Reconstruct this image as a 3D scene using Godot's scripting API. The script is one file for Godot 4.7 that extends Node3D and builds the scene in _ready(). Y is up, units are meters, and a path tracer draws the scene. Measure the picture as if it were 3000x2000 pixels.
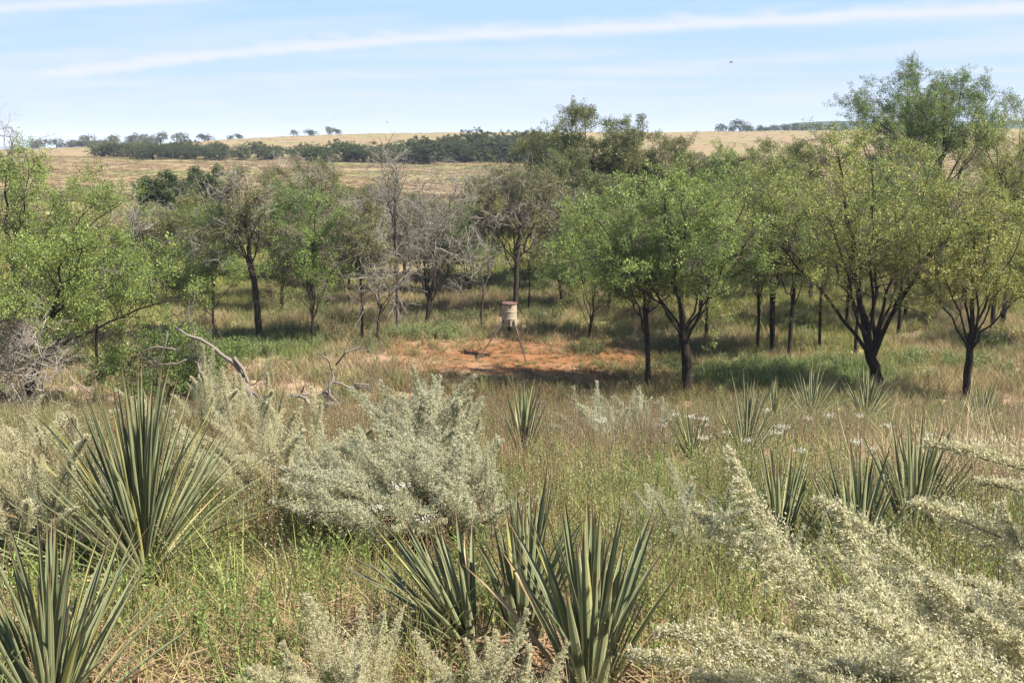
extends Node3D
# A grassy slope above a small wooded draw: yuccas and sagebrush in front, a barrel feeder on a
# tripod among the trees below, open hills behind. Metres, y up, the viewer stands at the origin.

const EYE := 1.6
const SUN := Vector3(0.60, 0.77, 0.22)          # towards the sun

var PD := PackedFloat32Array([-400, -30, -5, 0, 3, 5, 8, 12, 15, 20, 25, 30, 36, 60, 90, 120, 180, 220, 260])
var PH := PackedFloat32Array([8, 1.6, 0.35, 0.05, 0, -0.35, -0.9, -1.75, -2.7, -4.6, -6.0, -6.7, -6.85, -6.8, -6.3, -5.5, -4.3, -3.5, -3.0])
var HX := PackedFloat32Array([-242, -156, -129, -97, -64, -8, 64, 97, 145, 242])
var HY := PackedFloat32Array([-5.5, -1.6, 0.3, 2.2, 3.2, 3.8, 3.7, 4.1, 4.6, 5.5])
var soft := FastNoiseLite.new()
var fine := FastNoiseLite.new()
var used := {}
var rng := RandomNumberGenerator.new()
var M := {}
var S := {}        # shared meshes


# ---------------------------------------------------------------- shapes
class Geo:
	var v := PackedVector3Array()
	var n := PackedVector3Array()
	var c := PackedColorArray()
	var ix := PackedInt32Array()

	func vert(p: Vector3, nn: Vector3, col: Color) -> int:
		v.append(p)
		n.append(nn)
		c.append(col)
		return v.size() - 1

	func face(a: int, b: int, d: int) -> void:      # turned so that it faces along its normals
		var cr := (v[d] - v[a]).cross(v[b] - v[a])
		if cr.dot(n[a] + n[b] + n[d]) >= 0.0:
			ix.append_array(PackedInt32Array([a, b, d]))
		else:
			ix.append_array(PackedInt32Array([a, d, b]))

	func tube(p: PackedVector3Array, r0: float, r1: float, sides: int, c0: Color, c1: Color, rough := 0.0) -> void:
		var m := p.size()
		var side := Vector3.ZERO
		var first := v.size()
		for i in m:
			var dir := (p[mini(i + 1, m - 1)] - p[maxi(i - 1, 0)]).normalized()
			if i == 0:
				side = dir.cross(Vector3(0.31, 0.2, 0.93)).normalized()
			side = (side - dir * side.dot(dir)).normalized()
			var up := dir.cross(side)
			var t := float(i) / (m - 1)
			var r := lerpf(r0, r1, t)
			var col := c0.lerp(c1, t)
			for k in sides:
				var a := TAU * k / sides
				var o := side * cos(a) + up * sin(a)
				var w := 1.0
				var cc := col
				if rough > 0.0:
					var j := sin(i * 12.9 + k * 78.2 + p[i].y * 37.0) * 0.5
					w += rough * j
					cc = col * (1.0 + 0.5 * j)
				vert(p[i] + o * r * w, o, cc)
		for i in m - 1:
			for k in sides:
				var a := first + i * sides + k
				var b := first + i * sides + (k + 1) % sides
				ix.append_array(PackedInt32Array([a, a + sides, b, b, a + sides, b + sides]))

	func leaf(p: Vector3, dir: Vector3, nn: Vector3, ln: float, wd: float, col: Color) -> void:
		var s := dir.cross(nn).normalized()
		nn = s.cross(dir).normalized()
		var q := p + dir * ln * 0.45 - nn * ln * 0.06
		var a := vert(p, nn, col)
		var b := vert(q + s * wd * 0.5, nn, col)
		var t := vert(p + dir * ln - nn * ln * 0.12, nn, col)
		var d := vert(q - s * wd * 0.5, nn, col)
		face(a, b, t)
		face(a, t, d)

	func fleck(p: Vector3, dir: Vector3, nn: Vector3, ln: float, wd: float, col: Color) -> void:
		var sd := dir.cross(nn).normalized()
		nn = sd.cross(dir)
		face(vert(p - sd * wd * 0.5, nn, col), vert(p + sd * wd * 0.5, nn, col), vert(p + dir * ln, nn, col))

	func blade(p: Vector3, dir: Vector3, side: Vector3, ln: float, wd: float, bend: Vector3, segs: int, c0: Color, c1: Color) -> void:
		var first := v.size()
		for i in segs + 1:
			var t := float(i) / segs
			var q := p + dir * ln * t + bend * ln * t * t
			var along := (dir + bend * 2.0 * t).normalized()
			var nn := side.cross(along).normalized()
			var w := wd * (1.0 - t * t * 0.92) * 0.5
			var col := c0.lerp(c1, t)
			vert(q - side * w, nn, col)
			vert(q + side * w, nn, col)
		for i in segs:
			var a := first + i * 2
			face(a, a + 1, a + 3)
			face(a, a + 3, a + 2)

	func lathe(prof: Array, sides: int, col: Color, at := Vector3.ZERO) -> void:
		var first := v.size()
		for i in prof.size():
			var a: Vector2 = prof[maxi(i - 1, 0)]
			var b: Vector2 = prof[mini(i + 1, prof.size() - 1)]
			var tg := (b - a).normalized()
			for k in sides:
				var an := TAU * k / sides
				var o := Vector3(cos(an), 0, sin(an))
				vert(at + o * prof[i].x + Vector3.UP * prof[i].y, (o * tg.y - Vector3.UP * tg.x).normalized(), col)
		for i in prof.size() - 1:
			for k in sides:
				var a := first + i * sides + k
				var b := first + i * sides + (k + 1) % sides
				face(a, b, b + sides)
				face(a, b + sides, a + sides)

	func box(at: Vector3, size: Vector3, col: Color) -> void:
		for ax in 3:
			for sg in [-1.0, 1.0]:
				var nn := Vector3.ZERO
				nn[ax] = sg
				var u := Vector3.ZERO
				u[(ax + 1) % 3] = size[(ax + 1) % 3] * 0.5
				var w := Vector3.ZERO
				w[(ax + 2) % 3] = size[(ax + 2) % 3] * 0.5
				var o := at + nn * size[ax] * 0.5
				var a := vert(o - u - w, nn, col)
				var b := vert(o + u - w, nn, col)
				var d := vert(o + u + w, nn, col)
				var e := vert(o - u + w, nn, col)
				face(a, b, d)
				face(a, d, e)

	func mesh(mat: Material) -> ArrayMesh:
		var arr := []
		arr.resize(Mesh.ARRAY_MAX)
		arr[Mesh.ARRAY_VERTEX] = v
		arr[Mesh.ARRAY_NORMAL] = n
		arr[Mesh.ARRAY_COLOR] = c
		arr[Mesh.ARRAY_INDEX] = ix
		var m := ArrayMesh.new()
		m.add_surface_from_arrays(Mesh.PRIMITIVE_TRIANGLES, arr)
		m.surface_set_material(0, mat)
		return m


# ---------------------------------------------------------------- nodes
func numbered(called: String) -> String:
	var k: int = used.get(called, 0)
	used[called] = k + 1
	return called if k == 0 else "%s_%03d" % [called, k]

func tag(o: Node3D, label: String, category := "", group := "", kind := "") -> Node3D:
	o.set_meta("label", label)
	if category != "":
		o.set_meta("category", category)
	if group != "":
		o.set_meta("group", group)
	if kind != "":
		o.set_meta("kind", kind)
	return o

func thing(called: String, label: String, category: String, at: Vector3, group := "") -> Node3D:
	var o := Node3D.new()
	o.name = numbered(called)
	o.position = at
	add_child(o)
	tag(o, label, category, group)
	return o

func part(called: String, m: Mesh, parent: Node3D, xf := Transform3D(), kind := "") -> MeshInstance3D:
	var o := MeshInstance3D.new()
	o.mesh = m
	o.transform = xf
	var k := 0
	var nm := called
	while parent.has_node(nm):
		k += 1
		nm = "%s_%03d" % [called, k]
	o.name = nm
	parent.add_child(o, true)
	if kind != "":
		o.set_meta("kind", kind)
	return o

func many(called: String, m: Mesh, xs: Array, cs: Array, parent: Node3D) -> MultiMeshInstance3D:
	var mm := MultiMesh.new()
	mm.transform_format = MultiMesh.TRANSFORM_3D
	mm.use_colors = true
	mm.mesh = m
	mm.instance_count = xs.size()
	for i in xs.size():
		mm.set_instance_transform(i, xs[i])
		mm.set_instance_color(i, cs[i])
	var o := MultiMeshInstance3D.new()
	o.multimesh = mm
	if parent == self:
		o.name = numbered(called)
	else:
		o.name = called
	parent.add_child(o, true)
	o.set_meta("kind", "stuff")
	return o

# ---------------------------------------------------------------- terrain
func interp(xs: PackedFloat32Array, ys: PackedFloat32Array, x: float) -> float:
	if x <= xs[0]:
		return ys[0]
	for i in range(1, xs.size()):
		if x < xs[i]:
			return lerpf(ys[i - 1], ys[i], (x - xs[i - 1]) / (xs[i] - xs[i - 1]))
	return ys[ys.size() - 1]

func height(x: float, z: float) -> float:
	var d := -z
	var bump := soft.get_noise_2d(x, z) * clampf(absf(d) * 0.012, 0.03, 0.4)
	if d <= 260.0:
		return interp(PD, PH, d) + bump
	var t := smoothstep(260.0, 520.0, d)
	var y := lerpf(-3.0, interp(HX, HY, x), t)
	if d > 520.0:
		y -= minf((d - 520.0) * 0.026, 64.0)
		y += smoothstep(150.0, 330.0, x) * smoothstep(800.0, 1200.0, d) * 30.0
	return y + bump

func on(x: float, z: float) -> Vector3:
	return Vector3(x, height(x, z), z)

func bare(x: float, z: float) -> float:        # 1 on the bare red earth round the feeder
	var e := Vector2((x - 0.9) / 7.4, (z + 41.6) / 4.6).length() + fine.get_noise_2d(x * 3.0, z * 3.0) * 0.45
	return 1.0 - smoothstep(0.35, 1.1, e)

func mixc(a: Color, b: Color, t: float) -> Color:
	return a.lerp(b, clampf(t, 0.0, 1.0))

func sward(x: float, z: float) -> Color:        # colour of the grasses that grow at a place
	var d := -z
	var a := soft.get_noise_2d(x * 0.9 + 70.0, z * 0.9) * 1.6
	var b := fine.get_noise_2d(x * 0.7, z * 0.7 + 300.0) * 1.4
	var straw := Color(0.36, 0.29, 0.165)
	var pink := Color(0.36, 0.255, 0.175)
	var lime := Color(0.19, 0.20, 0.06)
	var green := Color(0.105, 0.145, 0.045)
	var col := straw
	if d < 15.0:
		col = mixc(straw, pink, 0.35 + b)
		col = mixc(col, lime, a * 0.9 + 0.1)
	elif d < 60.0:
		var e := fine.get_noise_2d(x * 2.6 + 50.0, z * 2.6) * 1.6
		col = mixc(straw, pink, 0.3 + b)
		col = mixc(col, Color(0.235, 0.235, 0.085), 0.42 + a + e * 0.8)
		col = mixc(col, green * 1.15, (b - a) * 0.9 + 0.02 + e * 0.5)
		col = mixc(col, pink, e * 0.9 - 0.25 - a)
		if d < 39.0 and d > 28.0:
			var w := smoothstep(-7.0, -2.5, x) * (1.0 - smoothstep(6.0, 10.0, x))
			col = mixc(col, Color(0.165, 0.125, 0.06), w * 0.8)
		var weeds := (1.0 - smoothstep(0.7, 1.1, absf(x - 10.2) / 4.0)) * (1.0 - smoothstep(0.6, 1.1, absf(d - 38.4) / 2.4))
		col = mixc(col, Color(0.15, 0.205, 0.06), weeds)
		var l := (1.0 - smoothstep(0.6, 1.1, absf(x + 10.0) / 3.0)) * (1.0 - smoothstep(0.6, 1.1, absf(d - 42.5) / 3.0))
		col = mixc(col, Color(0.15, 0.2, 0.055), l * 0.8)
		col = mixc(col, Color(0.25, 0.135, 0.06), bare(x, z) * 0.8)
	elif d < 120.0:
		col = mixc(lime, Color(0.26, 0.245, 0.075), 0.4 + a)
		col = mixc(col, pink, b * 0.8 + 0.05)
		col = mixc(col, straw, smoothstep(85.0, 125.0, d) * 0.8)
	else:
		var f1 := fine.get_noise_2d(x * 0.22, z * 0.22 + 90.0) * 1.7
		var f2 := fine.get_noise_2d(x * 0.9 + 400.0, z * 0.9) * 1.6
		col = mixc(Color(0.20, 0.152, 0.078), Color(0.215, 0.15, 0.096), 0.5 + b)
		col = mixc(col, Color(0.155, 0.15, 0.062), 0.15 + a * 0.8 + f1 * 0.6)
		col = mixc(col, Color(0.25, 0.198, 0.115), f2 * 0.7)
		if d > 700.0 and x > 150.0:
			col = mixc(col, Color(0.035, 0.05, 0.024), smoothstep(850.0, 1000.0, d))
	return col

func build_terrain() -> void:
	var g := Geo.new()
	var radii := PackedFloat32Array()
	var r := 0.4
	while r < 4200.0:
		radii.append(r)
		r += maxf(0.22, r * 0.02) if r < 700.0 else r * 0.06
	var angles := PackedFloat32Array()
	var a := -180.0
	while a < 179.9:
		angles.append(deg_to_rad(a))
		a += 0.55 if absf(a) < 42.0 else 4.0
	var na := angles.size()
	g.vert(on(0, 0), Vector3.UP, Color(0.2, 0.14, 0.09))
	for q in radii:
		var e := maxf(0.1, q * 0.02)
		for t in angles:
			var x := q * sin(t)
			var z := -q * cos(t)
			var y := height(x, z)
			var nn := Vector3(y - height(x + e, z), e, y - height(x, z + e)).normalized()
			var col := sward(x, z)
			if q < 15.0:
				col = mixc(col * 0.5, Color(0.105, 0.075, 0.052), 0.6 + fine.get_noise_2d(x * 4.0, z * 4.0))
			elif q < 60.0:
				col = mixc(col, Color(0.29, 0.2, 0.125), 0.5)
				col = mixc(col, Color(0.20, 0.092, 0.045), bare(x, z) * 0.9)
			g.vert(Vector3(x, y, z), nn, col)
	for k in na:
		g.face(0, 1 + k, 1 + (k + 1) % na)
	for i in radii.size() - 1:
		for k in na:
			var p := 1 + i * na + k
			var s := 1 + i * na + (k + 1) % na
			g.ix.append_array(PackedInt32Array([p, p + na, s, s, p + na, s + na]))
	var o := MeshInstance3D.new()
	o.name = "ground"
	o.mesh = g.mesh(M.soil)
	add_child(o)
	tag(o, "dry grassy slope falling to a draw with open hills beyond", "", "", "structure")

# ---------------------------------------------------------------- sky
func build_sky() -> Image:
	var w := 2048
	var h := 1024
	var px := PackedFloat32Array()
	px.resize(w * h * 3)
	px.fill(0.22)
	var fn := FastNoiseLite.new()
	fn.seed = 11
	fn.noise_type = FastNoiseLite.TYPE_SIMPLEX
	fn.frequency = 0.16
	fn.fractal_octaves = 4
	var fm := FastNoiseLite.new()
	fm.seed = 5
	fm.noise_type = FastNoiseLite.TYPE_SIMPLEX
	fm.frequency = 0.9
	fm.fractal_octaves = 3
	var sun := SUN.normalized()
	var trail := [Vector2(40, 10), Vector2(4.06, -8.93), Vector2(-1.07, -11.68), Vector2(-3.88, -14.11), Vector2(-8, -19)]
	var second := [Vector2(-30, -20), Vector2(-4.06, -8.93), Vector2(-2.79, -8.38), Vector2(4, -5.4)]
	var k := 1.1 / 3.2
	for j in h:
		var pol := (j + 0.5) / h * PI
		var y := cos(pol)
		var s := sin(pol)
		for i in w:
			var az := (i + 0.5) / w * TAU
			var d := Vector3(sin(az) * s, y, -cos(az) * s)
			var q := pow(clampf(y, 0.0, 1.0), 0.42)
			var near_sun := clampf(d.dot(sun) * 0.5 + 0.5, 0.0, 1.0)
			var col := Color(0.74, 0.83, 0.97).lerp(Color(0.30, 0.60, 1.0), smoothstep(0.05, 0.62, q))
			col = col.lerp(Color(0.10, 0.27, 0.66), smoothstep(0.4, 1.0, q))
			col = col.lerp(Color(0.80, 0.92, 1.02), smoothstep(0.45, 1.0, near_sun) * 0.62 * (1.0 - 0.5 * y))
			# thin high cloud on a level sheet far above
			var yy := maxf(y, 0.022)
			var p := Vector2(d.x / yy, d.z / yy)
			var turned := Vector2(p.x * 0.86 + p.y * 0.5, (p.y * 0.86 - p.x * 0.5) * 1.8)
			var veil := smoothstep(-0.5, 0.8, fn.get_noise_2d(turned.x * 0.8, turned.y * 1.2))
			veil += 0.3 * smoothstep(-0.2, 0.7, fn.get_noise_2d(p.x * 0.5 + 40.0, p.y * 3.2))
			veil *= 0.5 * smoothstep(0.0, 0.035, y) * (1.0 - smoothstep(0.3, 0.9, y) * 0.6)
			if y < 0.3:
				var rag := fm.get_noise_2d(p.x * 1.4, p.y * 1.4)
				veil = maxf(veil, band(p, trail, 0.3 + 0.12 * rag, 0.35 + 0.9 * maxf(rag + 0.25, 0.0)))
				veil = maxf(veil, band(p, second, 0.14 + 0.06 * rag, 0.2) * 0.9)
			col = col.lerp(Color(0.80, 0.83, 0.965), clampf(veil, 0.0, 0.94))
			if y < 0.0:
				col = Color(0.71, 0.81, 0.965)      # the air below the level line, seen over the falling ground
			var at := (j * w + i) * 3
			px[at] = col.r * k
			px[at + 1] = col.g * k
			px[at + 2] = col.b * k
	return Image.create_from_data(w, h, false, Image.FORMAT_RGBF, px.to_byte_array())

func band(p: Vector2, line: Array, wide: float, above: float) -> float:
	var best := 1e9
	var sgn := 1.0
	for i in line.size() - 1:
		var a: Vector2 = line[i]
		var b: Vector2 = line[i + 1]
		var ab := b - a
		var t := clampf((p - a).dot(ab) / ab.length_squared(), 0.0, 1.0)
		var off := p - (a + ab * t)
		if off.length() < best:
			best = off.length()
			sgn = 1.0 if off.dot(Vector2(0, 1)) > 0.0 else -1.0
	var w := wide + (above if sgn > 0.0 else 0.1)
	return 0.95 * (1.0 - smoothstep(wide * 0.6, w + 0.12, best))


# ---------------------------------------------------------------- materials
func foliage(name_: String, rough: float, through: float, spec := 0.35) -> StandardMaterial3D:
	var m := StandardMaterial3D.new()
	m.resource_name = name_
	m.vertex_color_use_as_albedo = true
	m.roughness = rough
	m.metallic_specular = spec
	m.cull_mode = BaseMaterial3D.CULL_DISABLED
	if through > 0.0:
		m.backlight_enabled = true
		m.backlight = Color(through, through, through).linear_to_srgb()
	return m

func grain(freq: float, lo: float, hi: float, seed_: int) -> NoiseTexture2D:
	var f := FastNoiseLite.new()
	f.seed = seed_
	f.frequency = freq
	f.fractal_octaves = 5
	var ramp := Gradient.new()
	ramp.set_color(0, Color(lo, lo, lo))
	ramp.set_color(1, Color(hi, hi, hi))
	var t := NoiseTexture2D.new()
	t.width = 512
	t.height = 512
	t.seamless = true
	t.noise = f
	t.color_ramp = ramp
	return t

func build_materials() -> void:
	M.leaf = foliage("leaf", 0.5, 1.0, 0.45)
	M.grass = foliage("grass", 0.7, 0.6, 0.25)
	M.sage = foliage("sage", 1.0, 1.0, 0.08)
	M.yucca = foliage("yucca_leaf", 0.42, 0.25, 0.45)
	M.bark = foliage("bark", 0.9, 0.0, 0.2)
	M.bark.albedo_texture = grain(0.035, 0.35, 1.0, 21)
	M.bark.uv1_triplanar = true
	M.bark.uv1_scale = Vector3(2.2, 0.7, 2.2)
	M.bark.heightmap_enabled = true
	M.bark.heightmap_texture = M.bark.albedo_texture
	M.bark.heightmap_scale = 3.0
	M.dead = foliage("dead_wood", 0.8, 0.0, 0.25)
	M.dead.albedo_texture = grain(0.05, 0.6, 1.0, 22)
	M.dead.uv1_triplanar = true
	M.dead.uv1_scale = Vector3(3.0, 1.0, 3.0)
	M.soil = foliage("soil", 0.95, 0.0, 0.15)
	M.soil.albedo_texture = grain(0.03, 0.9, 1.0, 3)
	M.soil.uv1_triplanar = true
	M.soil.uv1_world_triplanar = true
	M.soil.uv1_scale = Vector3(0.13, 0.13, 0.13)
	M.soil.cull_mode = BaseMaterial3D.CULL_BACK
	M.paint = foliage("feeder_paint", 0.55, 0.0, 0.4)
	M.paint.albedo_texture = grain(0.02, 0.8, 1.0, 9)
	M.paint.uv1_triplanar = true
	M.paint.uv1_scale = Vector3(1.3, 1.3, 1.3)
	M.rust = foliage("rusty_steel", 0.75, 0.0, 0.35)
	M.rust.albedo_texture = grain(0.05, 0.55, 1.0, 10)
	M.rust.uv1_triplanar = true
	M.rust.uv1_scale = Vector3(2, 2, 2)

# ---------------------------------------------------------------- shared small shapes
func rdir(up := 0.0) -> Vector3:
	var d := Vector3(rng.randfn(), rng.randfn() + up, rng.randfn())
	return d.normalized()

func shade(c: Color, amt: float) -> Color:
	return c * (1.0 + rng.randf_range(-amt, amt))

func leafy_sprig(count: int, ln: float, wd: float, reach: float, cols: Array, droop: float) -> ArrayMesh:
	var g := Geo.new()
	var p := PackedVector3Array()
	for i in 4:
		var t := i / 3.0
		p.append(Vector3(0.03 * sin(t * 4.0), reach * t, droop * reach * t * t * 0.3))
	g.tube(p, 0.006, 0.002, 3, Color(0.09, 0.07, 0.05), Color(0.1, 0.09, 0.05))
	for i in count:
		var t := (i + rng.randf()) / count
		var q := Vector3(0.03 * sin(t * 4.0), reach * t, droop * reach * t * t * 0.3)
		var a := i * 2.4 + rng.randf() * 0.9
		var out := Vector3(cos(a), rng.randf_range(0.1, 0.7) - droop * 0.8, sin(a)).normalized()
		q += out * reach * rng.randf_range(0.0, 0.42) * (1.1 - t)
		var nn := (Vector3.UP * 0.6 + rdir() * 0.9).normalized()
		g.leaf(q, (out + rdir() * 0.5).normalized(), nn, ln * rng.randf_range(0.7, 1.25), wd * rng.randf_range(0.8, 1.2), shade(cols[rng.randi() % cols.size()], 0.25))
	return g.mesh(M.leaf)

func bare_sprig(col: Color, forks: int, reach: float) -> ArrayMesh:
	var g := Geo.new()
	var main := PackedVector3Array([Vector3.ZERO, Vector3(0.02, reach * 0.35, 0.02), Vector3(-0.02, reach * 0.7, 0.03), Vector3(0.03, reach, 0.0)])
	g.tube(main, 0.013, 0.005, 3, col, col * 1.1)
	for i in forks:
		var t := rng.randf_range(0.15, 0.95)
		var q := Vector3(0.0, reach * t, 0.02)
		var a := rng.randf() * TAU
		var out := Vector3(cos(a) * 0.7, rng.randf_range(0.4, 1.1), sin(a) * 0.7).normalized()
		var l := reach * rng.randf_range(0.25, 0.6) * (1.15 - t * 0.6)
		var e := q + out * l + Vector3(0, 0.04, 0)
		g.tube(PackedVector3Array([q, q + out * l * 0.5 + rdir() * 0.02, e]), 0.005, 0.002, 3, col, col * 1.15)
		var o2 := (out + rdir() * 0.7).normalized()
		g.tube(PackedVector3Array([q + out * l * 0.5, q + out * l * 0.5 + o2 * l * 0.5]), 0.0035, 0.002, 3, col, col * 1.15)
	return g.mesh(M.dead)

func tuft(count: int, h: float, wd: float, spread: float, lean: float, cols: Array, heads := false) -> ArrayMesh:
	var g := Geo.new()
	for i in count:
		var a := rng.randf() * TAU
		var r := spread * sqrt(rng.randf())
		var p := Vector3(cos(a) * r, -0.03, sin(a) * r)
		var b := rng.randf() * TAU
		var out := Vector3(cos(b), 0, sin(b))
		var dir := (Vector3.UP + out * rng.randf_range(0.05, lean)).normalized()
		var side := dir.cross(rdir()).normalized()
		var l := h * rng.randf_range(0.45, 1.1)
		var col := shade(cols[rng.randi() % cols.size()], 0.25)
		var bend := (out * rng.randf_range(0.0, lean) + Vector3(-0.22 * lean, -0.25 * lean, 0)) * 0.8
		g.blade(p, dir, side, l, wd, bend, 3, col * 0.9, col)
		if heads and i % 3 == 0:
			var tip := p + dir * l + bend * l
			for k in 4:
				g.leaf(tip - dir * 0.02 * k, (dir + rdir() * 0.5).normalized(), rdir(), 0.03, 0.008, Color(0.38, 0.32, 0.22))
	return g.mesh(M.grass)

func forb(stems: int, h: float, per: int, ln: float, wd: float, cols: Array, stem: Color, mat: Material, from := 0.15) -> ArrayMesh:
	var g := Geo.new()
	for s in stems:
		var a := rng.randf() * TAU
		var dir := (Vector3.UP + Vector3(cos(a), 0, sin(a)) * rng.randf_range(0.05, 0.35)).normalized()
		var base := Vector3(cos(a), 0, sin(a)) * 0.03
		var l := h * rng.randf_range(0.7, 1.1)
		g.tube(PackedVector3Array([base, base + dir * l * 0.5, base + dir * l + Vector3(-0.05 * l, 0, 0)]), 0.003, 0.0012, 3, stem, stem)
		for i in per:
			var t := from + (1.0 - from) * (i + rng.randf()) / per
			var q := base + dir * l * t + Vector3(-0.05 * l * t * t, 0, 0)
			var b := i * 2.4 + rng.randf()
			var out := (Vector3(cos(b), rng.randf_range(0.3, 1.0), sin(b))).normalized()
			var taper := 1.15 - 0.7 * t
			g.leaf(q + out * rng.randf() * h * 0.03, out, rdir(1.0), ln * taper * rng.randf_range(0.7, 1.2), wd * rng.randf_range(0.8, 1.2), shade(cols[rng.randi() % cols.size()], 0.2))
	return g.mesh(mat)

func plume(reach: float, shoots: int, per: int, thick: float, big: float, cols: Array) -> ArrayMesh:
	# a foxtail of short side shoots, thickest near its middle, each crowded with tiny leaves and florets
	var g := Geo.new()
	var curve := Vector3(0, -0.1, 0.28) * reach
	g.tube(PackedVector3Array([Vector3.ZERO, Vector3(0, reach * 0.5, 0) + curve * 0.25, Vector3(0, reach, 0) + curve]), 0.0028, 0.001, 3, Color(0.12, 0.075, 0.05), Color(0.17, 0.16, 0.1))
	for i in shoots:
		var t := (i + rng.randf()) / shoots
		var q := Vector3(0, reach * t, 0) + curve * t * t
		var a := i * 2.4 + rng.randf() * 0.5
		var out := (Vector3(cos(a), 0.9, sin(a))).normalized()
		var l := thick * (0.22 + 0.8 * sin(clampf(t * 1.05 + 0.02, 0.0, 1.0) * PI)) * rng.randf_range(0.45, 1.35)
		for k in per:
			var u := (k + rng.randf()) / per
			var at := q + out * l * u + rdir() * 0.005
			var col: Color = cols[0] if rng.randf() < 0.3 + 0.6 * u else cols[1]
			if rng.randf() < 0.12:
				col = cols[2]
			g.fleck(at, (out + rdir() * 0.9).normalized(), (out * 0.6 + rdir(0.8)).normalized(), rng.randf_range(0.004, 0.0075) * big, rng.randf_range(0.0022, 0.0034) * big, shade(col, 0.12))
	return g.mesh(M.sage)

func yucca_blade(bend: float, twist: float, col: Color, edge: Color) -> ArrayMesh:
	# unit length and width: five vertices across, pale margins, a brown spine at the tip
	var g := Geo.new()
	var segs := 6
	var across := [-1.0, -0.8, 0.0, 0.8, 1.0]
	for i in segs + 1:
		var t := float(i) / segs
		var q := Vector3(0, t, -bend * t * t)
		var w := 0.5 * (0.75 + 0.4 * sin(t * 2.2)) * (1.0 - pow(t, 3.2) * 0.97)
		var tw := twist * t
		for k in 5:
			var u: float = across[k]
			var dep := absf(u) * 0.22 * w
			var p := q + Vector3(cos(tw) * u * w, 0, sin(tw) * u * w * 0.04) + Vector3(0, 0, dep * 0.045)
			var cc := edge if absf(u) > 0.9 else col
			cc = cc.lerp(Color(0.16, 0.085, 0.045), smoothstep(0.9, 1.0, t))
			cc = cc.lerp(Color(0.30, 0.30, 0.16), (1.0 - smoothstep(0.0, 0.14, t)) * 0.7)
			g.vert(p, Vector3(-u * 0.4, 0.1 + bend * t, 1).normalized(), cc)
	for i in segs:
		for k in 4:
			var a := i * 5 + k
			g.face(a, a + 1, a + 6)
			g.face(a, a + 6, a + 5)
	return g.mesh(M.yucca)

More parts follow.
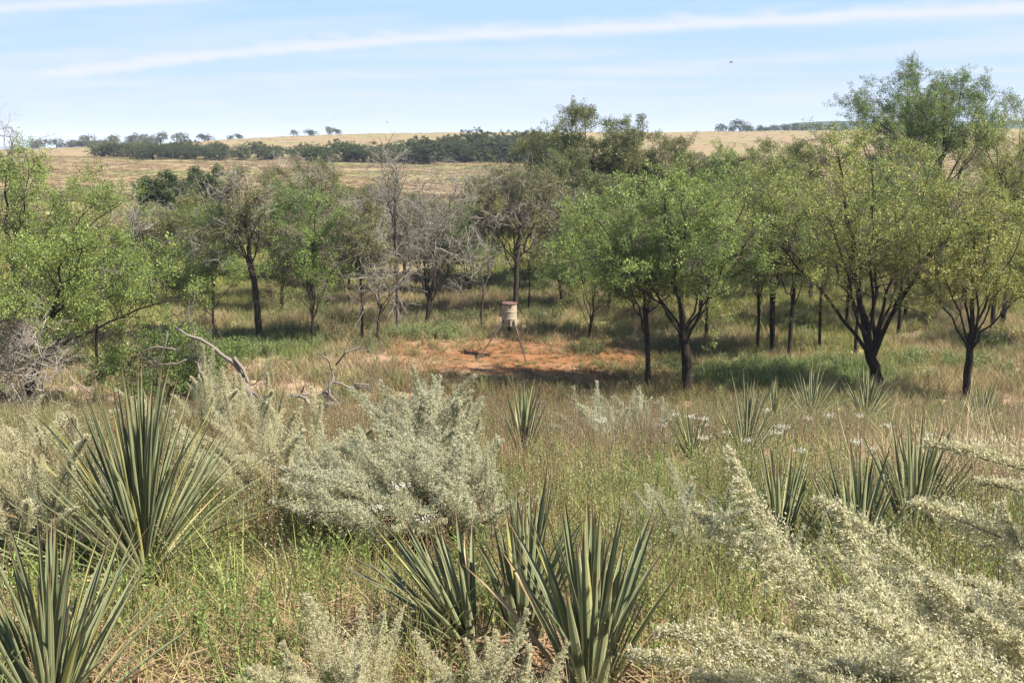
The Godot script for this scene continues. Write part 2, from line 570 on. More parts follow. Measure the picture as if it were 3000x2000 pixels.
func build_shared() -> void:
	var bright := [Color(0.186, 0.256, 0.062), Color(0.147, 0.225, 0.056), Color(0.233, 0.271, 0.078), Color(0.124, 0.186, 0.054)]
	var sunny := [Color(0.265, 0.287, 0.070), Color(0.202, 0.248, 0.066), Color(0.310, 0.296, 0.085), Color(0.163, 0.209, 0.062)]
	var dull := [Color(0.141, 0.171, 0.059), Color(0.178, 0.186, 0.075), Color(0.111, 0.141, 0.052), Color(0.208, 0.186, 0.081)]
	var dark := [Color(0.062, 0.088, 0.033), Color(0.081, 0.106, 0.037), Color(0.050, 0.069, 0.027), Color(0.106, 0.119, 0.045)]
	S.bright = leafy_sprig(22, 0.075, 0.036, 0.36, bright, 0.1)
	S.sunny = leafy_sprig(18, 0.066, 0.032, 0.36, sunny, 0.0)
	S.dull = leafy_sprig(24, 0.085, 0.036, 0.42, dull, 0.7)
	S.dark = leafy_sprig(34, 0.10, 0.06, 0.42, dark, 0.2)
	S.oakclump = leafy_sprig(60, 0.26, 0.17, 0.9, [Color(0.072, 0.086, 0.04), Color(0.09, 0.1, 0.05), Color(0.058, 0.07, 0.034), Color(0.11, 0.115, 0.06)], 0.1)
	S.twig = bare_sprig(Color(0.2, 0.165, 0.135), 7, 0.5)
	S.grey = bare_sprig(Color(0.35, 0.315, 0.27), 5, 0.85)
	var straw := [Color(0.468, 0.377, 0.208), Color(0.403, 0.299, 0.169), Color(0.442, 0.312, 0.195), Color(0.312, 0.273, 0.117)]
	var lush := [Color(0.195, 0.247, 0.072), Color(0.247, 0.273, 0.091), Color(0.351, 0.312, 0.143)]
	var grey := [Color(1, 1, 1), Color(0.8, 0.8, 0.8), Color(1.15, 1.1, 1.0), Color(0.85, 0.95, 0.75)]
	S.straw = tuft(30, 0.40, 0.0042, 0.1, 0.85, straw)
	S.straw2 = tuft(20, 0.52, 0.004, 0.08, 0.7, straw, true)
	S.lush = tuft(24, 0.34, 0.006, 0.07, 0.5, lush)
	S.bent = tuft(70, 0.75, 0.004, 0.12, 1.0, [Color(0.437, 0.310, 0.207), Color(0.380, 0.253, 0.172), Color(0.460, 0.356, 0.230)])
	S.field = tuft(20, 0.5, 0.014, 0.17, 0.5, grey)
	S.field2 = tuft(16, 0.62, 0.022, 0.22, 0.35, grey)
	S.field3 = tuft(22, 0.45, 0.05, 0.5, 0.7, grey)
	S.field4 = tuft(30, 0.36, 0.10, 1.1, 0.9, [Color(1, 1, 1), Color(0.93, 0.93, 0.93), Color(1.06, 1.05, 1.0)])
	S.forb = forb(7, 0.34, 44, 0.036, 0.007, [Color(0.155, 0.213, 0.052), Color(0.196, 0.241, 0.069), Color(0.127, 0.184, 0.052)], Color(0.184, 0.196, 0.081), M.leaf)
	S.forb2 = forb(5, 0.40, 44, 0.024, 0.007, [Color(0.240, 0.264, 0.096), Color(0.192, 0.228, 0.084), Color(0.300, 0.288, 0.120)], Color(0.240, 0.192, 0.096), M.leaf)
	S.weed = forb(5, 0.45, 26, 0.07, 0.02, [Color(0.19, 0.235, 0.085), Color(0.22, 0.255, 0.1), Color(0.15, 0.19, 0.07)], Color(0.14, 0.15, 0.06), M.leaf)
	var pale := [Color(0.56, 0.52, 0.355), Color(0.33, 0.325, 0.175), Color(0.45, 0.43, 0.28)]
	var silver := [Color(0.50, 0.485, 0.345), Color(0.28, 0.29, 0.17), Color(0.39, 0.385, 0.265)]
	S.sagelet = forb(4, 0.5, 60, 0.011, 0.0055, [pale[0], pale[1], silver[0], silver[1]], Color(0.16, 0.10, 0.065), M.sage, 0.35)
	S.weedy = forb(6, 0.42, 34, 0.009, 0.006, [Color(0.408, 0.324, 0.228), Color(0.324, 0.228, 0.156), Color(0.432, 0.384, 0.264)], Color(0.252, 0.162, 0.102), M.sage, 0.3)
	for i in 5:
		S["plume%d" % i] = plume(0.36 + 0.05 * i, 170, 40, 0.06, 1.0, pale)
		S["silver%d" % i] = plume(0.28 + 0.03 * i, 90, 26, 0.055, 1.15, silver)
	var l := Geo.new()
	for i in 16:
		var p := Vector3(rng.randf_range(-0.16, 0.16), rng.randf_range(0.005, 0.05), rng.randf_range(-0.16, 0.16))
		var b := rng.randf() * TAU
		var dir := Vector3(cos(b), rng.randf_range(-0.1, 0.3), sin(b)).normalized()
		l.blade(p, dir, dir.cross(Vector3.UP).normalized(), rng.randf_range(0.1, 0.3), rng.randf_range(0.004, 0.01), Vector3(0, -0.1, 0), 2, shade(Color(0.27, 0.185, 0.12), 0.35), shade(Color(0.33, 0.235, 0.15), 0.3))
	S.litter = l.mesh(M.grass)
	for i in 8:
		var green := Color(0.105, 0.135, 0.072).lerp(Color(0.16, 0.175, 0.09), rng.randf())
		S["blade%d" % i] = yucca_blade([0.0, 0.03, 0.07, 0.12, 0.02, 0.18, 0.05, 0.3][i], rng.randf_range(-0.5, 0.5), green, Color(0.46, 0.41, 0.23))
	S.blade_dry = yucca_blade(0.2, 0.6, Color(0.33, 0.24, 0.13), Color(0.36, 0.27, 0.15))
	S.blade_yellow = yucca_blade(0.1, 0.3, Color(0.27, 0.27, 0.09), Color(0.4, 0.35, 0.15))

# ---------------------------------------------------------------- plants
func turned(dir: Vector3, roll: float) -> Basis:
	var y := dir.normalized()
	var x := y.cross(Vector3(0.13, 0.4, 0.9)).normalized()
	var z := x.cross(y)
	return Basis(x * cos(roll) + z * sin(roll), y, z * cos(roll) - x * sin(roll))

func yucca(label: String, at: Vector3, ln: float, count: int, wide: float, spread: float, lean := Vector3.ZERO, up := 0.05, dry := 6, sd := 1) -> Node3D:
	rng.seed = 9000 + sd
	clear.append([at.x, at.z, ln * 0.26])
	var t := thing("yucca", label, "yucca", at, "yuccas on the grassy slope")
	var heart := Vector3(0, up, 0) + lean * 0.06
	for i in count:
		var f := (i + 0.5) / count
		var az := i * 2.39996 + rng.randf_range(-0.25, 0.25)
		var tilt := deg_to_rad(spread) * pow(f, 1.05) + rng.randf_range(-0.07, 0.07)
		var out := Vector3(cos(az), 0, sin(az))
		var dir := (Vector3.UP * cos(tilt) + out * sin(tilt) + lean * (1.0 - 0.4 * f)).normalized()
		var z := (Vector3.UP - dir * dir.y)
		z = (z.normalized() if z.length() > 0.15 else -out)
		z = (z * 0.8 - out * 0.5)
		z = (z - dir * z.dot(dir)).normalized()
		var x := dir.cross(z)
		var l := ln * rng.randf_range(0.78, 1.05) * (1.0 - 0.2 * f * f)
		var m: Mesh = S["blade%d" % (rng.randi() % 8)]
		if f > 0.85 and rng.randf() < 0.35:
			m = S.blade_dry
		elif rng.randf() < 0.05:
			m = S.blade_yellow
		var w := wide * rng.randf_range(0.8, 1.15)
		part("leaf", m, t, Transform3D(Basis(x * w, dir * l, z * l), heart + out * 0.035 * f + Vector3(0, -0.05 * f, 0)))
	if dry > 0:
		var g := Geo.new()
		for i in dry * 7:
			var az := rng.randf() * TAU
			var out := Vector3(cos(az), 0, sin(az))
			var dir := (out + Vector3(0, rng.randf_range(-0.5, 0.1), 0)).normalized()
			var col := shade(Color(0.25, 0.15, 0.085), 0.4)
			g.blade(heart + out * 0.03 - Vector3(0, rng.randf() * up, 0), dir, dir.cross(Vector3.UP).normalized(), ln * rng.randf_range(0.3, 0.6), wide * 0.9, Vector3(0, -0.35, 0), 4, col, col * 1.2)
		part("dry_leaves", g.mesh(M.grass), t, Transform3D(), "stuff")
	return t

func sage(label: String, at: Vector3, wide: float, tall: float, count: int, lean: Vector3, kind: String, size: float, single: bool, sd: int, fan := 1.0) -> Node3D:
	rng.seed = 5000 + sd
	clear.append([at.x, at.z, wide * 0.4])
	var t := thing("sagebrush", label, "shrub", at, "sagebrush on the slope")
	var g := Geo.new()
	var xs := [[], [], [], [], []]
	var cs := [[], [], [], [], []]
	for i in count:
		var az := rng.randf() * TAU
		var q := sqrt(rng.randf()) * fan
		var out := Vector3(cos(az) * wide, 0, sin(az) * wide) * q
		var top := out + Vector3(0, tall * (1.0 - 0.26 * q * q) * rng.randf_range(0.8, 1.05), 0)
		var dir := (out.normalized() * q * 0.9 + Vector3.UP * 0.75 + lean * (0.7 + 0.6 * rng.randf())).normalized()
		var length := 0.36 * size
		var foot := Vector3(cos(az), 0, sin(az)) * 0.09 * rng.randf() * wide - Vector3(0, 0.05, 0)
		var start := top - dir * length
		var mid := foot.lerp(start, 0.5) + Vector3(0, tall * 0.08, 0) + rdir() * 0.03
		var br := Color(0.15, 0.095, 0.065) * rng.randf_range(0.7, 1.3)
		g.tube(PackedVector3Array([foot, mid, start, start + dir * 0.03]), 0.005, 0.002, 4, br, br)
		for k in 5:
			var b := foot.lerp(start, rng.randf_range(0.25, 0.98))
			g.tube(PackedVector3Array([b, b + (dir + rdir() * 0.8).normalized() * rng.randf_range(0.08, 0.22)]), 0.0022, 0.001, 3, br, br * 1.3)
		var sc := size * rng.randf_range(0.75, 1.2)
		var xf := Transform3D(turned((dir + rdir() * 0.15).normalized(), rng.randf() * TAU).scaled(Vector3.ONE * sc), start)
		var k := rng.randi() % 5
		if single:
			part("plume", S["%s%d" % [kind, k]], t, xf)
		else:
			xs[k].append(xf)
			var w := rng.randf_range(0.85, 1.12)
			cs[k].append(Color(w, w, w))
	part("stems", g.mesh(M.bark), t, Transform3D(), "stuff")
	if not single:
		for k in 5:
			if xs[k].size():
				many("foliage", S["%s%d" % [kind, k]], xs[k], cs[k], t)
	return t

func bez(a: Vector3, b: Vector3, c: Vector3, segs: int, wob: float) -> PackedVector3Array:
	var p := PackedVector3Array()
	for i in segs + 1:
		var t := float(i) / segs
		var q := a * (1 - t) * (1 - t) + b * 2.0 * t * (1 - t) + c * t * t
		if i > 0 and i < segs:
			q += rdir() * wob
		p.append(q)
	return p

func along(p: PackedVector3Array, t: float) -> Vector3:
	var f := clampf(t, 0.0, 1.0) * (p.size() - 1)
	var i := mini(int(f), p.size() - 2)
	return p[i].lerp(p[i + 1], f - i)

# kind: [leaf mesh, share of leafy twigs, twig mesh, droop, sprigs per twig, bark colour, leaf size]
var KINDS := {
	"elm": ["bright", 0.9, "twig", 0.0, 5, Color(0.052, 0.04, 0.033), 1.0],
	"sunny": ["sunny", 0.9, "twig", -0.05, 5, Color(0.048, 0.037, 0.03), 1.0],
	"weeping": ["dull", 0.95, "twig", 0.45, 7, Color(0.07, 0.055, 0.045), 1.15],
	"thin": ["bright", 0.62, "twig", 0.15, 5, Color(0.075, 0.058, 0.046), 1.0],
	"half": ["dull", 0.6, "grey", 0.1, 6, Color(0.095, 0.075, 0.062), 1.0],
	"dead": ["dull", 0.0, "grey", 0.0, 1, Color(0.11, 0.088, 0.072), 1.0],
	"snag": ["dull", 0.0, "grey", 0.1, 1, Color(0.30, 0.27, 0.24), 1.0],
	"oak": ["dark", 1.0, "twig", 0.1, 8, Color(0.06, 0.05, 0.042), 1.1],
}

func K_low(kind: String) -> bool:
	return kind == "elm" or kind == "sunny" or kind == "thin"

func tree(called: String, label: String, group: String, kind: String, x: float, z: float, dx: float, rx: float, bot: float, top: float, rt: float, limbs: int, fork: float, tint: Color, sd: int, dens := 1.0) -> Node3D:
	rng.seed = 100 + sd
	rt *= 0.7
	fork *= 1.3 if limbs != 11 else 1.0
	rx *= 1.18
	if bot > 1.4 and bot < 3.5 and K_low(kind):
		bot -= 0.5
	dens *= 1.15
	var K: Array = KINDS[kind]
	var t := thing(called, label, "tree", on(x, z), group)
	var mid := Vector3(dx, (top + bot) * 0.5, 0)
	var ext := Vector3(rx, (top - bot) * 0.5, minf(rx * 0.85, 3.2))
	var bark: Color = K[5]
	var tip_col := bark * 1.7 if K[1] > 0.1 else Color(0.32, 0.285, 0.25)
	# trunk
	var crook := Vector3(dx * 0.25 * fork / maxf(bot, 0.6), 0, 0)
	var split := Vector3(clampf(dx * 0.35, -0.8, 0.8), fork, rng.randf_range(-0.2, 0.2)) + crook * 0.2
	var trunk := bez(Vector3(0, -0.25, 0), Vector3(split.x * 0.2 + rng.randf_range(-0.06, 0.06), fork * 0.55, 0), split, 7, rt * 0.14)
	var tg := Geo.new()
	tg.tube(trunk, rt * 1.12, rt * 0.86, 11, bark, bark * 1.1, 0.4)
	tg.tube(PackedVector3Array([Vector3(0, -0.25, 0), Vector3(0, 0.05, 0), Vector3(0, 0.22, 0)]), rt * 1.5, rt * 1.02, 11, bark, bark, 0.4)
	part("trunk", tg.mesh(M.bark), t)
	var lx := []
	var lc := []
	var bx := []
	var bc := []
	for i in limbs:
		var g := Geo.new()
		var az := TAU * (i + rng.randf_range(-0.25, 0.25)) / limbs + sd
		var el: float = [0.95, 0.25, 0.6, -0.1, 0.8, 0.45, 0.1, 0.7, 0.3][i % 9] + rng.randf_range(-0.12, 0.12)
		var aim := Vector3(cos(az) * sqrt(maxf(0.05, 1.0 - el * el)), el, sin(az) * sqrt(maxf(0.05, 1.0 - el * el)))
		var goal := mid + aim * ext * 0.88
		var start := along(trunk, rng.randf_range(0.62, 1.0) if i else 1.0)
		var ctrl := start.lerp(goal, 0.42) + Vector3(0, 0.34 * (goal - start).length() * (0.75 - el * 0.5), 0)
		ctrl.x = lerpf(ctrl.x, goal.x, 0.15)
		var p := bez(start, ctrl, goal, 9, 0.07 + 0.012 * rx)
		var r0 := rt * (0.72 if i == 0 else rng.randf_range(0.27, 0.42) + 0.08 * el)
		g.tube(p, r0, 0.012, 6, bark, tip_col, 0.2)
		var lt := rng.randf_range(0.82, 1.16)
		var nb := int(round((5.0 + ext.length() * 0.85) * sqrt(dens)))
		for j in nb:
			var u := 0.28 + 0.72 * (j + rng.randf()) / nb
			var b0 := along(p, u)
			var ld := (along(p, minf(u + 0.1, 1.0)) - along(p, u - 0.1)).normalized()
			var bd := (ld * 0.7 + rdir(0.25) * 0.9).normalized()
			var bl := (0.35 + 0.5 * ext.length() * rng.randf_range(0.2, 0.42))
			var e := b0 + bd * bl
			var rel := (e - mid) / ext
			if rel.length() > 1.05:
				e = mid + rel.normalized() * ext * rng.randf_range(0.92, 1.05)
			var bp := bez(b0, b0.lerp(e, 0.5) + Vector3(0, 0.1 * bl, 0) + rdir() * 0.12, e + Vector3(-0.08, -K[3] * bl * 0.3, 0), 4, 0.03)
			var br := maxf(lerpf(r0, 0.012, u) * 0.45, 0.02 if K[1] < 0.1 else 0.008)
			g.tube(bp, br, 0.005, 4, bark.lerp(tip_col, u), tip_col)
			var ns := 4 if dens >= 0.8 else 3
			for s in ns:
				var w := 0.25 + 0.75 * (s + rng.randf()) / ns
				var q := along(bp, w)
				var sd_ := ((along(bp, minf(w + 0.2, 1.0)) - along(bp, w - 0.2)).normalized() * 0.8 + rdir(0.2 - K[3]) * 0.9).normalized()
				var sl := rng.randf_range(0.35, 0.8)
				var sp := bez(q, q + sd_ * sl * 0.5, q + sd_ * sl + Vector3(-0.1, -K[3] * sl * 0.6, 0), 2, 0.02)
				g.tube(sp, 0.012 if K[1] < 0.1 else 0.007, 0.004, 3, tip_col, tip_col)
				var leafy: bool = rng.randf() < K[1] * (0.45 + 0.55 * smoothstep(-0.95, -0.3, (q.y - mid.y) / ext.y))
				var k := int(K[4]) if leafy else mini(3, int(K[4]))
				for m in k:
					var f := (m + 0.6 + rng.randf() * 0.4) / k
					var pos := along(sp, f)
					var dir := (sd_ * 0.6 + rdir(0.25) * 0.8 + Vector3(-0.28, -K[3] * 1.1, 0)).normalized()
					var sc: float = K[6] * rng.randf_range(0.75, 1.25)
					var xf := Transform3D(turned(dir, rng.randf() * TAU).scaled(Vector3.ONE * sc), pos)
					if leafy:
						var w2 := rng.randf_range(0.8, 1.2) * lt
						lx.append(xf)
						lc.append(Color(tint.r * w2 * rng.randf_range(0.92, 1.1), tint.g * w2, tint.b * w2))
					else:
						var w3 := rng.randf_range(0.7, 1.25)
						bx.append(xf)
						bc.append(Color(w3, w3, w3))
		part("limb", g.mesh(M.bark if kind != "snag" else M.dead), t)
	if lx.size():
		many("crown", S[K[0]], lx, lc, t)
	if bx.size():
		many("twigs", S[K[2]], bx, bc, t)
	return t

func oak_form(sd: int) -> Node3D:        # one round dense far oak, one metre in radius
	rng.seed = 300 + sd
	var root := Node3D.new()
	var xs := []
	var cs := []
	var g := Geo.new()
	g.tube(PackedVector3Array([Vector3(0, -0.2, 0), Vector3(0.04, 0.3, 0), Vector3(0, 0.7, 0)]), 0.09, 0.05, 6, Color(0.06, 0.05, 0.04), Color(0.06, 0.05, 0.04))
	var lobes := []
	for i in 9:
		lobes.append([Vector3(rng.randf_range(-0.62, 0.62), rng.randf_range(0.35, 1.15), rng.randf_range(-0.6, 0.6)), rng.randf_range(0.3, 0.5)])
	for i in 380:
		var L: Array = lobes[rng.randi() % 9]
		var d := rdir(0.2)
		var p: Vector3 = L[0] + d * L[1] * pow(rng.randf(), 0.25)
		p.y = maxf(p.y, 0.04)
		xs.append(Transform3D(turned((d + rdir() * 0.5).normalized(), rng.randf() * TAU).scaled(Vector3.ONE * rng.randf_range(0.1, 0.18)), p))
		var w := rng.randf_range(0.7, 1.3)
		cs.append(Color(w, w, w))
	part("trunk", g.mesh(M.bark), root)
	many("crown", S.oakclump, xs, cs, root)
	return root


# ---------------------------------------------------------------- the scene
func _ready() -> void:
	var cam := Camera3D.new()
	cam.name = "camera"
	cam.position = Vector3(0, EYE, 0)
	cam.rotation_degrees = Vector3(-10.7, 0, 0)
	cam.fov = 35.0
	cam.near = 0.1
	cam.far = 9000.0
	add_child(cam)
	var env := Environment.new()
	env.background_mode = Environment.BG_SKY
	env.tonemap_mode = Environment.TONE_MAPPER_LINEAR
	env.tonemap_exposure = 3.2
	env.fog_enabled = true
	env.fog_density = 0.00022
	env.fog_light_color = Color(0.86, 0.91, 1.0)
	env.sdfgi_enabled = true
	env.ssao_enabled = true
	env.ssil_enabled = true
	var sky := Sky.new()
	var pan := PanoramaSkyMaterial.new()
	pan.panorama = ImageTexture.create_from_image(build_sky())
	sky.sky_material = pan
	env.sky = sky
	var we := WorldEnvironment.new()
	we.name = "environment"
	we.environment = env
	add_child(we)
	var sun := DirectionalLight3D.new()
	sun.name = "sun"
	sun.light_energy = 1.6
	sun.light_color = Color(1.0, 0.968, 0.915)
	sun.light_angular_distance = 0.5
	sun.shadow_enabled = true
	add_child(sun)
	sun.look_at_from_position(SUN * 100.0, Vector3.ZERO)

	soft.seed = 4
	soft.frequency = 0.035
	soft.fractal_octaves = 3
	fine.seed = 8
	fine.frequency = 0.11
	fine.fractal_octaves = 3
	rng.seed = 1
	build_materials()
	build_shared()
	build_terrain()
	build_trees()
	build_far()
	build_feeder()
	build_deadwood()
	build_slope_plants()
	build_grass()
	build_small()

func build_trees() -> void:
	var W := Color(1, 1, 1)
	var G1 := "leafy trees round the feeder"
	var G2 := "dead and dying trees in the draw"
	var G3 := "trees at the back of the draw"
	tree("leafy_tree", "broad green tree leaning right, its dark trunk at the left edge behind the yucca", G1, "elm", -14.5, -31.0, 1.5, 3.5, 1.5, 5.5, 0.17, 10, 1.5, Color(1.0, 0.98, 0.92), 1, 0.95)
	tree("leafy_tree", "tallest bright green tree at the left edge, rising above the hills", G1, "elm", -18.7, -40.0, 0.7, 4.1, 3.2, 8.1, 0.2, 11, 2.2, Color(1.0, 0.98, 0.95), 2, 1.05)
	tree("dead_tree", "grey leafless tangle of twigs at the left edge beside the leaning trunk", G2, "snag", -13.7, -29.4, 0.1, 1.1, 0.4, 3.6, 0.07, 8, 0.4, W, 3)
	tree("dead_tree", "thin bare twigs poking above the tall green tree at the left edge", G2, "dead", -19.8, -43.0, 0.3, 0.6, 6.6, 9.1, 0.06, 3, 5.6, W, 4, 0.4)
	tree("leafy_tree", "small round green tree left of the thick dead-topped trunk", G1, "elm", -12.9, -46.0, 0.0, 1.65, 0.5, 3.75, 0.07, 5, 0.8, Color(0.95, 0.95, 0.95), 5)
	tree("dead_tree", "stout dark trunk with a grey dead forked top, left of the small feeder trees", G2, "half", -10.3, -43.5, -0.7, 1.5, 3.2, 7.0, 0.17, 6, 2.9, W, 6, 0.7)
	tree("leafy_tree", "slim drooping green tree with leaves hanging almost to the ground", G1, "thin", -8.1, -43.3, 0.1, 1.7, 0.9, 6.2, 0.085, 8, 1.2, Color(0.85, 0.9, 0.9), 7, 1.2)
	tree("leafy_tree", "grey-green tree behind the slim drooping tree, its top before the tan field", G3, "half", -10.3, -55.0, 0.1, 1.9, 3.8, 7.1, 0.11, 6, 2.6, W, 8)
	tree("dead_tree", "half-dead tree with a few green leaves, second trunk left of the forked grey tree", G2, "half", -6.3, -44.6, 0.1, 1.0, 1.8, 5.7, 0.08, 5, 1.9, W, 9, 0.7)
	tree("dead_tree", "crooked dead tree with a low fork and grey drooping twigs", G2, "dead", -5.6, -44.0, 0.5, 1.5, 1.0, 4.0, 0.09, 5, 1.1, W, 10, 0.7)
	tree("dead_tree", "tall thin dead tree with white upper branches before the tan field", G2, "dead", -4.9, -45.8, -0.1, 1.0, 4.0, 7.9, 0.1, 5, 3.8, W, 11, 0.6)
	tree("dead_tree", "large bare grey tree with a dense twiggy crown left of the feeder", G2, "dead", -3.8, -47.5, 0.4, 1.9, 2.2, 7.0, 0.14, 9, 1.1, W, 12)
	tree("dead_tree", "small bare forked sapling just left of the feeder barrel", G2, "dead", -1.33, -46.6, 0.1, 0.8, 1.2, 4.2, 0.07, 4, 1.1, W, 13, 0.5)
	tree("leafy_tree", "brownish green tree with a thick dark trunk right behind the feeder barrel", G1, "half", 0.16, -50.2, 0.2, 2.3, 2.1, 7.1, 0.17, 8, 2.3, Color(0.95, 0.9, 0.85), 14, 1.2)
	tree("leafy_tree", "thin dark sapling with few leaves just right behind the feeder barrel", G1, "thin", 0.76, -50.9, 0.2, 0.9, 1.2, 3.2, 0.06, 4, 1.2, Color(0.75, 0.8, 0.8), 15, 0.5)
	tree("dead_tree", "pinkish grey dead twiggy tree behind the feeder to its right", G2, "dead", 2.4, -52.5, -0.3, 1.6, 1.9, 5.2, 0.09, 6, 1.2, W, 16, 0.8)
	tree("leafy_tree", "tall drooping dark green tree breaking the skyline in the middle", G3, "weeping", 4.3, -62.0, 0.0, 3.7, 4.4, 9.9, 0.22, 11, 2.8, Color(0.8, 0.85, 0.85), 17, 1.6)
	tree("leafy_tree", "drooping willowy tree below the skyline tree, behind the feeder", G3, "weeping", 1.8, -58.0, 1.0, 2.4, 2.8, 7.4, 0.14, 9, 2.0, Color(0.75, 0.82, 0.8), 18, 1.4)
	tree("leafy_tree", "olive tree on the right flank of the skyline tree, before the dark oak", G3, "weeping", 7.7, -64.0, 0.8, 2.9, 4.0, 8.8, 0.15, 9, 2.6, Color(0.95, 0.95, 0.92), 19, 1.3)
	tree("leafy_tree", "small many-stemmed green tree between the feeder and the broad green tree", G1, "elm", 3.3, -45.4, 0.2, 1.7, 0.9, 5.3, 0.08, 7, 0.6, Color(0.85, 0.88, 0.85), 20)
	tree("leafy_tree", "broad bright green tree with one thick black trunk right of the feeder", G1, "elm", 5.9, -35.4, -0.5, 3.4, 2.3, 7.4, 0.22, 10, 1.7, W, 21, 1.35)
	tree("leafy_tree", "slender forked dark trunk beside the broad tree right of the feeder", G1, "thin", 4.7, -36.5, -0.35, 1.5, 2.3, 5.6, 0.12, 6, 2.2, Color(0.9, 0.95, 0.9), 22)
	tree("leafy_tree", "thin reddish trunk first right of the broad green tree", G1, "thin", 9.9, -42.8, -0.3, 1.3, 2.0, 6.2, 0.09, 6, 2.2, Color(1.05, 1.0, 0.9), 23)
	tree("leafy_tree", "thicker dark trunk in the middle of the close trio right of the broad tree", G1, "sunny", 10.3, -41.9, -0.35, 1.6, 2.4, 7.3, 0.13, 7, 2.3, Color(0.95, 0.98, 0.95), 24)
	tree("leafy_tree", "dark trunk on the right of the close trio right of the broad tree", G1, "thin", 10.8, -41.4, 0.3, 1.4, 2.2, 6.3, 0.11, 6, 2.3, W, 25)
	tree("leafy_tree", "dark straight trunk standing farther back, left of the many-limbed tree", G3, "thin", 15.3, -54.9, -0.2, 1.5, 2.6, 5.9, 0.15, 6, 2.4, Color(0.95, 0.95, 0.9), 26)
	tree("leafy_tree", "thin grey trunk close left of the many-limbed tree", G1, "sunny", 12.3, -42.4, -0.1, 1.3, 2.1, 5.9, 0.08, 5, 2.1, W, 27, 0.8)
	tree("leafy_tree", "thin crooked trunk right behind the fork of the many-limbed tree", G1, "thin", 13.6, -42.0, 0.0, 1.2, 2.2, 6.4, 0.09, 5, 2.2, W, 28, 0.8)
	tree("leafy_tree", "many-limbed yellow-green tree with black limbs spreading from a low fork", G1, "sunny", 12.5, -36.0, -1.1, 3.75, 2.3, 8.4, 0.26, 11, 1.35, W, 29, 1.35)
	tree("leafy_tree", "yellow-green tree with a forked black trunk nearest the right edge", G1, "sunny", 14.7, -34.1, 0.0, 2.0, 2.0, 6.7, 0.16, 8, 1.7, Color(1.05, 1.03, 1.0), 30, 1.25)
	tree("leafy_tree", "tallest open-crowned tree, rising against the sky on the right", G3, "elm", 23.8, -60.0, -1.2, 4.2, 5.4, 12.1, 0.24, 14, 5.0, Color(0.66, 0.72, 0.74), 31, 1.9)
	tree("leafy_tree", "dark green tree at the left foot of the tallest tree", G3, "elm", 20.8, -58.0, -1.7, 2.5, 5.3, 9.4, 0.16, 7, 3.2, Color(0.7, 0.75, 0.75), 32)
	tree("leafy_tree", "bright green tree at the right edge beneath the tallest tree", G3, "sunny", 22.1, -48.0, 0.2, 1.9, 4.4, 9.8, 0.14, 7, 3.0, W, 33)
	tree("leafy_tree", "green tree with a slim trunk, right of the forked black trunk", G1, "sunny", 21.4, -47.5, 0.3, 2.0, 1.6, 7.3, 0.13, 8, 1.6, W, 34)
	tree("leafy_tree", "low tree at the right edge with a long dark limb reaching down", G1, "sunny", 21.5, -43.2, -0.2, 2.1, 1.2, 5.2, 0.12, 7, 1.0, Color(0.95, 1.0, 0.95), 35)
	tree("dead_tree", "pale twiggy dying tree under the right side of the tallest tree", G2, "half", 23.1, -55.0, 0.2, 1.3, 2.4, 5.3, 0.1, 6, 1.6, W, 36, 0.8)
	tree("oak_tree", "dark round oak before the tan field at left", G3, "oak", -24.0, -74.0, 0.5, 1.8, 1.8, 5.5, 0.14, 8, 1.4, W, 37)
	tree("oak_tree", "dark upright oak just right of the round oak before the tan field", G3, "oak", -21.8, -76.0, 0.8, 1.7, 1.9, 5.8, 0.14, 7, 1.6, W, 38)
	tree("leafy_tree", "narrow olive tree beneath the dark round oak at left", G3, "weeping", -22.0, -66.0, 0.5, 1.3, 0.8, 4.3, 0.1, 6, 0.8, Color(1.1, 1.1, 1.0), 39)
	tree("dead_tree", "white broken snag leaning right beside the big left tree crown", G2, "snag", -18.5, -52.0, 0.7, 0.8, 2.9, 5.7, 0.09, 4, 2.7, W, 40, 0.5)
	tree("dead_tree", "white leafless snag shaped like a V before the dark oaks", G2, "snag", -20.9, -70.0, -0.2, 1.3, 1.2, 5.1, 0.1, 4, 1.0, W, 41, 0.5)
	tree("leafy_tree", "dull olive tree behind the grey forked dead top", G3, "weeping", -17.0, -66.0, 0.5, 2.1, 0.8, 5.0, 0.12, 7, 1.1, Color(1.0, 1.05, 0.9), 42)
	tree("leafy_tree", "dull green tree far behind the slim drooping tree", G3, "weeping", -12.5, -64.0, 0.2, 2.2, 1.5, 5.9, 0.13, 7, 1.6, Color(1.0, 1.0, 0.9), 43)
	tree("leafy_tree", "low pale green tree behind the tall thin dead tree", G3, "weeping", -9.2, -60.0, 0.6, 2.1, 1.3, 4.7, 0.11, 6, 1.2, Color(1.25, 1.25, 1.1), 44)
	tree("leafy_tree", "low olive tree behind the large bare grey tree, to its left", G3, "weeping", -6.6, -66.0, 0.1, 2.0, 0.9, 4.4, 0.11, 6, 1.0, W, 45)
	tree("leafy_tree", "low dark tree behind the large bare grey tree, to its right", G3, "oak", -3.9, -66.0, -0.1, 2.0, 0.5, 4.2, 0.1, 6, 0.8, Color(1.3, 1.35, 1.2), 46)
	tree("leafy_tree", "dark green willowy tree left behind the feeder, touching the tan field", G3, "weeping", -1.3, -62.0, 0.4, 1.5, 1.9, 6.6, 0.12, 7, 1.6, Color(0.8, 0.9, 0.8), 47, 1.2)
	tree("leafy_tree", "green tree seen through the crown of the many-limbed tree, on its right", G3, "elm", 16.7, -46.0, 0.0, 1.7, 2.9, 7.2, 0.11, 7, 2.3, Color(0.85, 0.85, 0.8), 48)
